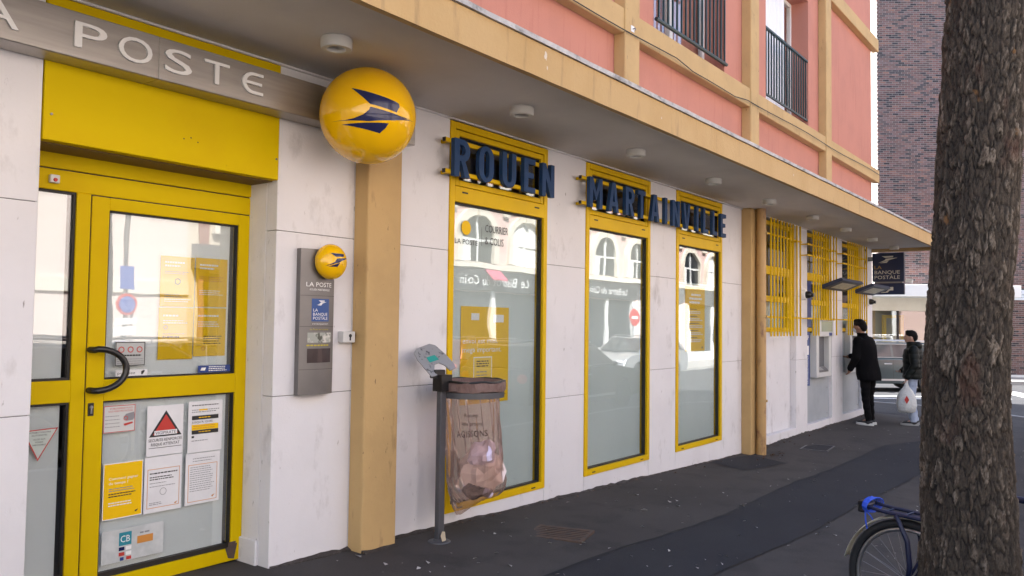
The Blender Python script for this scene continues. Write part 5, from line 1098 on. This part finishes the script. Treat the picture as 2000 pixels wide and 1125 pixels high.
# ---------------------------------------------------------------- cars
def car(label, loc, rz, paint, group=None, L=4.55):
    t = thing('parked_car' if group else 'car', label, 'car', loc, rz, group, local=True)      # local: front towards +x, ground z = 0
    hw = .89; xs = (-L/2, L/2); wx = (-1.33, 1.38); R = .36
    def arch(cx): return [(cx+R*math.cos(a), .33+R*math.sin(a)) for a in [math.radians(190-200*i/10) for i in range(11)]]
    low = [(-L/2+.05, .30), (-L/2, .48), (-L/2+.03, .86), (-L/2+.10, .98), (1.05, .98), (1.75, .90), (L/2-.12, .78), (L/2, .58), (L/2-.03, .30)]+arch(wx[1])[::-1]+[(wx[1]-R-.02, .24), (wx[0]+R+.02, .24)]+arch(wx[0])[::-1]
    mb = MB(); n = len(low); secs = []
    for y, ins in ((-hw, .03), (-hw+.05, 0), (hw-.05, 0), (hw, .03)): secs.append([(x*(1-ins*.4), y, z-(ins*.6 if z > .9 else 0)) for x, z in low])
    vs = [v for s_ in secs for v in s_]; fs = []
    for i in range(3):
        for j in range(n): fs.append((i*n+j, i*n+(j+1) % n, (i+1)*n+(j+1) % n, (i+1)*n+j))
    fs += [tuple(range(n)), tuple(range(3*n, 4*n))]; mb.add(vs, fs); mb.build('body', paint, t, bevel=.02, seg=2, smooth='auto')
    def roof(x0, x1, x2, x3, z0, z1, w0, w1): return [[(x, s*w, z) for x, w, z in ((x0, w0, z0), (x1, w1, z1), (x2, w1, z1), (x3, w0, z0))] for s in (-1, 1)]
    a, b = roof(-L/2+.14, -L/2+.42, .35, 1.15, .975, 1.44, hw-.04, hw-.17); mb = MB(); mb.add(a+b, [(0,1,2,3), (7,6,5,4), (1,5,6,2), (0,4,5,1), (2,6,7,3), (3,7,4,0)]); cab = mb.build('cabin', paint, t, bevel=.05, seg=3, smooth='auto')
    def lerp_side(x, f, s): z = .975+f*.465; w = hw-.04-f*.13; return (x, s*(w+.004), z)
    for s in (-1, 1):
        for (xa, xb, ta, tb) in ((-1.90, -1.42, -1.72, -1.40), (-1.36, -.30, -1.34, -.30), (-.24, .86, -.24, .40)):
            mb = MB(); mb.add([lerp_side(xa, .10, s), lerp_side(xb, .10, s), lerp_side(tb, .84, s), lerp_side(ta, .84, s)], [(0,1,2,3)]); mb.build('side_window', OGLASS, cab)
        mb = MB(); mb.tube([lerp_side(-1.93, .06, s), lerp_side(.92, .06, s)], .012, 6); mb.tube([lerp_side(-1.75, .90, s), lerp_side(.36, .90, s)], .012, 6); mb.tube([lerp_side(-1.40, .07, s), lerp_side(-1.37, .9, s)], .014, 6); mb.build('window_trim', CHROME, cab)
        mb = MB(); mb.tube([(-1.7, s*(hw-.2), 1.49), (.25, s*(hw-.2), 1.49)], .016, 8); mb.tube([(-1.6, s*(hw-.2), 1.43), (-1.6, s*(hw-.2), 1.49)], .014, 6); mb.tube([(.15, s*(hw-.2), 1.43), (.15, s*(hw-.2), 1.49)], .014, 6); mb.build('roof_rail', CHROME, t)
        for hx_ in (-1.22, -.12): mb = MB(); mb.box(hx_-.11, hx_+.11, s*hw-.02, s*hw+.025, .80, .835); mb.build('door_handle', CHROME, t, bevel=.008)
        for dx in (-.27, .95, -1.36): mb = MB(); mb.box(dx-.004, dx+.004, min(s*hw, s*(hw+.001)), max(s*hw, s*(hw+.001)), .36, .93); mb.build('door_gap', GASKET, t)
        mb = MB(); mb.ell((.78, s*(hw+.08), 1.02), (.07, .09, .06), 10, 8); mb.build('mirror', paint, t, smooth=True)
        mb = MB(); mb.box(-.95, .95, min(s*(hw-.02), s*(hw+.012)), max(s*(hw-.02), s*(hw+.012)), .33, .38); mb.build('sill_trim', CHROME, t)
        mb = MB(); mb.ell((L/2-.10, s*.66, .68), (.09, .18, .07), 12, 8); mb.build('headlight', LETTERW, t, smooth=True)
        mb = MB(); mb.ell((-L/2+.05, s*.72, .80), (.06, .13, .10), 12, 8); mb.build('tail_light', PRED, t, smooth=True)
        for x in wx:
            mb = MB(); mb.lathe([(.2, -.1), (.31, -.10), (.325, -.07), (.325, .07), (.31, .10), (.2, .1)], (x, s*(hw-.10), .325), 28, 'y'); w = mb.build('wheel', RUBBER, t, smooth='auto')
            mb = MB(); mb.lathe([(.001, .09*s), (.06, .098*s), (.19, .085*s), (.21, .10*s), (.21, .02*s)], (x, s*(hw-.10), .325), 24, 'y'); mb.build('rim', CHROME, w, smooth='auto')
    mb = MB(); mb.add([(1.13, -.70, 1.0), (1.13, .70, 1.0), (.42, .64, 1.40), (.42, -.64, 1.40)], [(0,1,2,3)]); 
    for v in range(4): mb.v[v] = (mb.v[v][0]+.02, mb.v[v][1], mb.v[v][2]+.02)
    mb.build('windscreen', OGLASS, cab); return t
def paint(n, c): return mat(n, c, .3, .5, coat=.6)
cz = road_z(24)
cd = 24.6; c0 = fp(10.9, cd, cz)
car('grey estate car with chrome roof rails on the side street behind the two people', c0, math.atan2(-Rv.y, -Rv.x), paint('car_grey', (.05, .068, .074)))
car('black car parked at the opposite kerb facing the shop windows', (9.6, -9.4, road_z(9.6)), 0, paint('car_black', (.02, .02, .022)), 'cars parked along the opposite kerb')
car('dark red car parked at the opposite kerb near the sign posts', (16.6, -9.4, road_z(16.6)), 0, paint('car_red', (.12, .02, .02)), 'cars parked along the opposite kerb')
car('silver car parked at the opposite kerb by the bistro', (24.5, -9.4, road_z(24.5)), PI, paint('car_silver', (.45, .46, .47)), 'cars parked along the opposite kerb')

car('dark grey car parked at the kerb beside the tree, mirrored in the door', (5.2, -5.95, road_z(5.2)), 0, paint('car_dark', (.03, .032, .036)), 'cars parked along the near kerb')
car('black car parked at the kerb, mirrored in the second shop window', (14.7, -5.95, road_z(14.7)), 0, paint('car_black', (.02, .02, .022)), 'cars parked along the near kerb')
car('dark blue car parked at the kerb behind the dark grey one', (-.6, -5.95, road_z(-.6)), 0, paint('car_blue', (.015, .025, .06)), 'cars parked along the near kerb')
# ---------------------------------------------------------------- brick building across the side street
BB = thing('brick_building', 'tall dark brick building across the side street with white shop canopy', 'building', fp(18, 30, FARZ))
DEP = 29.5; LAT0 = 13.37; LATP = 18.15; LAT1 = 34.0; ZT = 22.0; ZB = 2.95
def bpt(lat, dep, z): return fp(lat, dep, z)
def wall_box(mb, l0, l1, d0, d1, z0, z1):
    vs = [bpt(l, d, z) for z in (z0, z1) for l, d in ((l0, d0), (l1, d0), (l1, d1), (l0, d1))]; mb.add(vs, [(3,2,1,0),(4,5,6,7),(0,1,5,4),(1,2,6,5),(2,3,7,6),(3,0,4,7)])
mb = MB(); wall_box(mb, LAT0+.02, LAT1, DEP+.012, DEP+9, ZB, ZT); wall_box(mb, LATP+.02, LAT1, DEP+.012, DEP+9, FARZ, ZB-.001); mb.build('mortar_wall', MORTAR, BB)
BL, BH, BJ = .212, .057, .0165
bme = MB(); bme.box(-BL/2, BL/2, .004, .03, -BH/2, BH/2); bme = bme.mesh('brick'); bme.materials.append(BRICKO)
rotb = math.atan2(Rv.y, Rv.x)
stuff_v = []; stuff_f = []; stuff_r = []
cand = []
rowi = 0; z = FARZ+.12
while z < ZT-.1:
    lo_ = LAT0 if z > ZB+.04 else LATP
    off = (rowi % 2)*(BL+BJ)/2; l = lo_-off
    while l < min(LAT1, 27.0)-BL:
        l0 = max(l, lo_); l1 = l+BL
        if l1-l0 > .05: cand.append((l0, l1, z))
        l += BL+BJ
    z += BH+BJ; rowi += 1
def vis(c): return c[1]-c[0] > .2 and ((LAT0+.1 < c[0] < 15.3 and 4.6 < c[2] < 8.2) or (LAT0+.9 < c[0] < 15.0 and 3.0 < c[2] < 4.3))
nb = 0
for l0, l1, z in cand:
    if vis((l0, l1, z)) and nb < 300:
        o = bpy.data.objects.new('brick', bme); COL.objects.link(o); o.parent = BB; o.matrix_parent_inverse = wmat(BB).inverted()
        o.location = bpt((l0+l1)/2, DEP, z); o.rotation_euler = (0, 0, rotb); nb += 1
    else:
        o = len(stuff_v); r_ = random.random()
        for zq in (z-BH/2, z+BH/2):
            for lq, dq in ((l0, DEP+.004), (l1, DEP+.004), (l1, DEP+.03), (l0, DEP+.03)): stuff_v.append(tuple(bpt(lq, dq, zq)))
        for f in ((4,5,6,7),(0,1,5,4),(1,2,6,5),(3,0,4,7),(3,2,1,0)): stuff_f.append(tuple(i+o for i in f)); stuff_r.append(r_)
# sunlit returns: pale bricks on the left side faces
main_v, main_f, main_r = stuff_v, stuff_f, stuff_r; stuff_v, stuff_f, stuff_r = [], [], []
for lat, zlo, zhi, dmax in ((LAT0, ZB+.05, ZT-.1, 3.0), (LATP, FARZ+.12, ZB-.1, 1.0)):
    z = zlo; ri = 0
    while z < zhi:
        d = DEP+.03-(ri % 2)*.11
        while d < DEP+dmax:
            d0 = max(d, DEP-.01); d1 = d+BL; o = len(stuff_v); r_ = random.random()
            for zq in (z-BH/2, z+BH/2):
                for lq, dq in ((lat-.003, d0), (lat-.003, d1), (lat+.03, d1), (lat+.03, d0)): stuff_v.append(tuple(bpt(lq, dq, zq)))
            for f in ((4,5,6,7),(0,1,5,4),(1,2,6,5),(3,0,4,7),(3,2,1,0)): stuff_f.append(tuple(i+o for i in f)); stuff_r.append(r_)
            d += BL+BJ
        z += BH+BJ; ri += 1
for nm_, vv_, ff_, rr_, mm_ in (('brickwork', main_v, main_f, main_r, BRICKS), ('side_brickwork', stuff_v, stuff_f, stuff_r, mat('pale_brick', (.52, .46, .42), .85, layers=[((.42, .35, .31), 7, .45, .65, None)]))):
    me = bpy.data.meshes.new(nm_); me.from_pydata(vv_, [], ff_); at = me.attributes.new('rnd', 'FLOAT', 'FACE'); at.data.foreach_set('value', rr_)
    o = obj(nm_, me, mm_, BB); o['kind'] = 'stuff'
mb = MB(); wall_box(mb, LATP-.02, LAT1, DEP-.03, DEP+1, FARZ, FARZ+.09); mb.build('plinth', CONC, BB)
mb = MB(); wall_box(mb, 9.0, 17.9, DEP-1.1, DEP+.9, 2.60, 3.03); mb.build('shop_canopy', CONC, BB, bevel=.01)
mb = MB(); wall_box(mb, 9.2, 18.1, DEP+.3, DEP+.9, 2.12, 2.60); mb.build('shop_header', CREAM, BB)
mb = MB(); wall_box(mb, 9.2, 18.1, DEP+.55, DEP+.58, FARZ+.05, 2.12); mb.build('shop_window', GLASS, BB)
mb = MB(); wall_box(mb, 9.2, 18.1, DEP+3.2, DEP+3.3, FARZ, 2.8); mb.build('shop_back_wall', mat('shop_cream', (.42, .38, .26), .8), BB)
mb = MB(); wall_box(mb, 9.2, 18.1, DEP+.9, DEP+3.2, FARZ-.02, FARZ+.02); wall_box(mb, 9.2, 18.1, DEP+.9, DEP+3.2, 2.62, 2.72); mb.build('shop_floor', mat('shop_floor', (.2, .17, .12), .6), BB)
mb = MB(); wall_box(mb, 13.6, 14.15, DEP+2.0, DEP+2.3, FARZ, 2.62); mb.build('shop_column', TAN, BB)
mb = MB(); wall_box(mb, 9.2, 13.6, DEP+1.6, DEP+1.8, 1.55, 1.72); mb.build('shop_beam', PINK, BB)
for a, b, c, d in ((14.9, 15.02, .9, 2.0), (15.6, 15.72, .9, 2.0), (15.02, 15.6, .9, 1.0), (15.02, 15.6, 1.88, 2.0)):
    mb = MB(); wall_box(mb, a, b, DEP+2.95, DEP+3.1, c, d); mb.build('yellow_frame', YELLOW, BB)
for x in (10.6, 12.4, 14.3, 16.4): mb = MB(); wall_box(mb, x, x+.06, DEP+.52, DEP+.61, FARZ, 2.12); mb.build('mullion', GASKET, BB)
t = thing('street_name_plate', 'pale blue street name plate on the brick pier', 'sign', bpt(18.65, DEP, 2.55))
mb = MB(); wall_box(mb, 18.28, 18.75, DEP-.035, DEP-.015, 2.56, 2.93); mb.build('plate', PLATEB, t)
mb = MB(); fpn = lambda u, v: tuple(bpt(u, DEP-.037, v)); text_on(mb, 'RUE', 18.515, 2.83, .05, fpn, .14, 'c'); text_on(mb, 'AMBROISE', 18.515, 2.73, .05, fpn, .36, 'c'); text_on(mb, 'FLEURY', 18.515, 2.63, .05, fpn, .28, 'c'); mb.build('lettering', LOGO, t)
# ---------------------------------------------------------------- opposite side of the street (seen mirrored in the glass)
OY = -13.3
def opp(label, x0, x1, zt, wallm, loc_name='terrace_building'):
    t = thing(loc_name, label, 'building', ((x0+x1)/2, OY-3, 0)); mb = MB(); mb.box(x0, x1, OY-9, OY, -1.0, zt); mb.build('wall', wallm, t)
    mb = MB(); mb.box(x0-.02, x1+.02, OY-9.2, OY+.35, zt, zt+.35); rf = mb.build('roof', mat('slate', (.09, .095, .11), .6), t); return t
def ov(mb, x0, x1, z0, z1, d0=0, d1=.06): mb.box(x0, x1, OY+d0, OY+d1, z0, z1)
def window_on(t, x0, x1, z0, z1, shut=True, m=CREAM):
    mb = MB(); ov(mb, x0-.14, x0, z0, z1, .001, .07); ov(mb, x1, x1+.14, z0, z1, .001, .07); ov(mb, x0-.14, x1+.14, z1, z1+.2, .001, .09); ov(mb, x0-.2, x1+.2, z0-.12, z0, .001, .14); w = mb.build('window', m, t)
    mb = MB(); ov(mb, x0, x1, z0, z1, .002, .02); mb.build('pane', OGLASS, w)
    mb = MB(); c = (x0+x1)/2; ov(mb, c-.03, c+.03, z0, z1, .021, .04); ov(mb, x0, x1, (z0+z1)/2-.02, (z0+z1)/2+.02, .021, .038); mb.build('glazing_bar', SHUT, w)
    if shut:
        for a, b in ((x0-.60, x0-.15), (x1+.15, x1+.60)): mb = MB(); ov(mb, a, b, z0, z1, .03, .075); mb.build('shutter', SHUT, w)
# plain beige building facing the door
B1 = opp('plain beige rendered building across the street with cream band', -14, 10.6, 9.0, OBEIGE)
mb = MB(); ov(mb, -14, 10.6, 2.05, 2.35, .001, .06); mb.build('band', CREAM, B1)
mb = MB(); ov(mb, -14, 10.6, 4.6, 4.9, .001, .10); mb.build('band', CREAM, B1)
for x in (-11, -8, -5, -2, 1, 4): window_on(B1, x, x+1.1, 5.6, 7.4)
for x in (-10, -4, 2): window_on(B1, x, x+1.1, .7, 1.9, False)
# narrow cream building
B2 = opp('narrow cream brick house across the street beside the beige building', 10.6, 16.4, 11.0, mat('cream_brick', (.56, .49, .38), .85, layers=[((.46, .38, .29), 2, .4, .7, None)]))
for k, z in enumerate((3.7, 6.5)):
    for x in (11.4, 13.2, 15.0): window_on(B2, x, x+.9, z, z+1.7, k == 1)
for x in (11.0, 12.9, 14.8, 16.1): mb = MB(); ov(mb, x-.12, x+.12, 0, 10.8, .001, .05); mb.build('brick_strip', mat('red_brick_far', (.24, .09, .06), .9), B2)
mb = MB(); ov(mb, 10.7, 16.3, 2.7, 3.3, .002, .25); mb.build('shop_fascia', SHOPD, B2); mb = MB(); ov(mb, 11.0, 13.3, 0, 2.6, .002, .05); ov(mb, 13.8, 16.0, .5, 2.6, .002, .05); mb.build('shop_glass', OGLASS, B2)
# pink building with arches and the bistro
B3 = opp('pink building across the street with cream arches over bistro shopfront', 16.4, 44, 12.0, OPINK)
def arch_on(t, c, zb, zs, r):
    def A_(rr, n=14): return [(c+rr*math.cos(PI-PI*i/n), zs+rr*math.sin(PI*i/n)) for i in range(n+1)]
    o_, i_ = [(c-r-.24, zb)]+A_(r+.24)+[(c+r+.24, zb)], [(c-r, zb)]+A_(r)+[(c+r, zb)]
    n = len(o_); vs = [(x, OY+d, z) for d in (.001, .14) for x, z in o_+i_]; fs = []
    for i in range(n-1): fs += [(2*n+i, 2*n+i+1, 3*n+i+1, 3*n+i), (i, i+1, 2*n+i+1, 2*n+i), (n+i, n+i+1, 3*n+i+1, 3*n+i)]
    mb = MB(); mb.add(vs, fs); a = mb.build('arch', CREAM, t)
    mb = MB(); mb.prism(i_, OY+.002, OY+.015); mb.build('arch_pane', OGLASS if int(c*10) % 3 else SHUT, a)
    mb = MB(); ov(mb, c-.13, c+.13, zs+r-.05, zs+r+.42, .001, .22); mb.build('keystone', CREAM, a)
    mb = MB(); ov(mb, c-.045, c+.045, zb, zs+r, .016, .06); ov(mb, c-r, c+r, zs-.04, zs+.04, .016, .055); mb.build('glazing_bar', SHUT, a)
    mb = MB(); ov(mb, c-r, c-r+.42, zb, zs, .02, .07); mb.build('shutter', SHUT, a)
for c in np.arange(17.9, 43, 2.75): arch_on(B3, float(c), 3.5, 4.25, .85)
mb = MB(); ov(mb, 16.4, 44, 5.65, 5.95, .001, .30); ov(mb, 16.4, 44, 5.95, 6.1, .001, .42); mb.build('cornice', CREAM, B3)
mb = MB(); ov(mb, 16.4, 44, 3.28, 3.46, .001, .22); mb.build('sill_course', CREAM, B3)
for c in np.arange(17.9, 43, 2.75):
    window_on(B3, float(c)-.5, float(c)+.5, 6.7, 8.5); window_on(B3, float(c)-.5, float(c)+.5, 9.5, 11.0)
    mb = MB(); ov(mb, float(c)+1.30, float(c)+1.45, 6.12, 11.9, .001, .05); mb.build('brick_strip', mat('red_brick_far', (.24, .09, .06)), B3)
rowx = 16.4
while rowx < 44:
    mb = MB(); ov(mb, rowx+.15, rowx+.5, 5.2, 5.62, .001, .12); mb.build('bracket', CREAM, B3); rowx += 1.375
for x0, x1, s, m, wd in ((18.6, 24.3, 'Le Bistrot du Coin', SHOPD, 3.6), (26.6, 31.4, 'Le Bistrot du Coin', SHOPD, 3.0), (31.8, 36.0, 'OPTIQUE', mat('shop_grey', (.12, .12, .13), .5), 2.4), (36.5, 43, '', SHOPD, 2.8)):
    mb = MB(); ov(mb, x0, x1, 2.55, 3.22, .001, .22); f_ = mb.build('shop_fascia', m, B3)
    if s: mb = MB(); text_on(mb, s, (x0+x1)/2, 2.74, .30, lambda u, v, c=(x0+x1)/2: (2*c-u, OY+.226, v), wd, 'c'); mb.build('lettering', PWHT, f_)
    mb = MB(); ov(mb, x0, x0+.28, -.6, 2.55, .001, .16); ov(mb, x1-.28, x1, -.6, 2.55, .001, .16); ov(mb, (x0+x1)/2-.12, (x0+x1)/2+.12, -.6, 2.55, .001, .14); mb.build('shop_pier', SHUT, B3)
    mb = MB(); ov(mb, x0+.28, x1-.28, .15, 2.5, .002, .05); mb.build('shop_glass', OGLASS, B3)
    mb = MB(); ov(mb, x0+.28, x1-.28, -.6, .15, .001, .10); mb.build('shop_stall', SHUT, B3)
t = thing('shop_awning', 'small pink awning sign over the bistro across the street', 'awning', (21.2, OY, 3.0))
mb = MB(); mb.add([(20.9, OY+.23, 3.25), (21.7, OY+.23, 3.25), (21.7, OY+.6, 2.95), (20.9, OY+.6, 2.95), (20.9, OY+.23, 3.2), (21.7, OY+.23, 3.2), (21.7, OY+.6, 2.9), (20.9, OY+.6, 2.9)], [(0,1,2,3), (4,5,6,7), (0,1,5,4), (2,3,7,6), (1,2,6,5), (3,0,4,7)]); mb.build('canvas', AWN, t)
B4 = opp('long pale stone building across the street beyond the pink one', 44, 90, 13, CREAM)
for k, z in enumerate((3.7, 6.5, 9.3)):
    for x in np.arange(45.5, 88, 3.2): window_on(B4, float(x), float(x)+1.1, z, z+1.8, k > 0)
B5 = opp('tall cream stone building across the street left of the beige one', -60, -14, 13, CREAM)
for k, z in enumerate((3.7, 6.5, 9.3)):
    for x in np.arange(-58, -15.5, 3.2): window_on(B5, float(x), float(x)+1.1, z, z+1.8, k > 0)
# sign posts on the opposite pavement
t = thing('parking_sign_post', 'grey post with blue square sign and round no-parking disc across the street', 'sign post', (8.02, -11.2, road_z(8)+.1))
pz = road_z(8)+.1; mb = MB(); mb.tube([(8.02, -11.2, pz), (8.02, -11.2, 4.3)], .045, 12); mb.build('post', BINGREY, t, smooth='auto')
mb = MB(); mb.box(7.87, 8.17, -11.15, -11.135, 2.05, 2.5); mb.build('square_sign', mat('sign_blue', (.03, .10, .40), .4), t)
mb = MB(); mb.lathe([(.001, .02), (.21, .02), (.21, 0), (.001, 0)], (8.02, -11.155, 1.76), 28, 'y'); d_ = mb.build('disc_sign', mat('sign_red', (.55, .04, .04), .4), t)
mb = MB(); mb.lathe([(.001, .005), (.16, .005), (.16, 0)], (8.02, -11.134, 1.76), 28, 'y'); mb.build('disc_face', mat('sign_blue', (.03, .10, .40)), d_)
mb = MB(); mb.box(7.8, 8.24, -11.155, -11.135, 1.35, 1.49); mb.box(7.8, 8.24, -11.155, -11.135, 1.14, 1.31); mb.build('plate', LETTERW, t)
t = thing('no_entry_sign_post', 'post with red no-entry disc across the street by the bistro', 'sign post', (27.3, -11.0, road_z(27)+.1))
mb = MB(); mb.tube([(27.3, -11.0, road_z(27)+.1), (27.3, -11.0, 2.2)], .035, 10); mb.build('post', ATMG, t)
mb = MB(); mb.lathe([(.001, .02), (.32, .02), (.32, 0), (.001, 0)], (27.3, -10.96, 1.75), 28, 'y'); d_ = mb.build('disc_sign', mat('sign_red', (.55, .04, .04)), t)
mb = MB(); mb.box(27.08, 27.52, -10.939, -10.93, 1.70, 1.80); mb.build('white_bar', PWHT, d_)
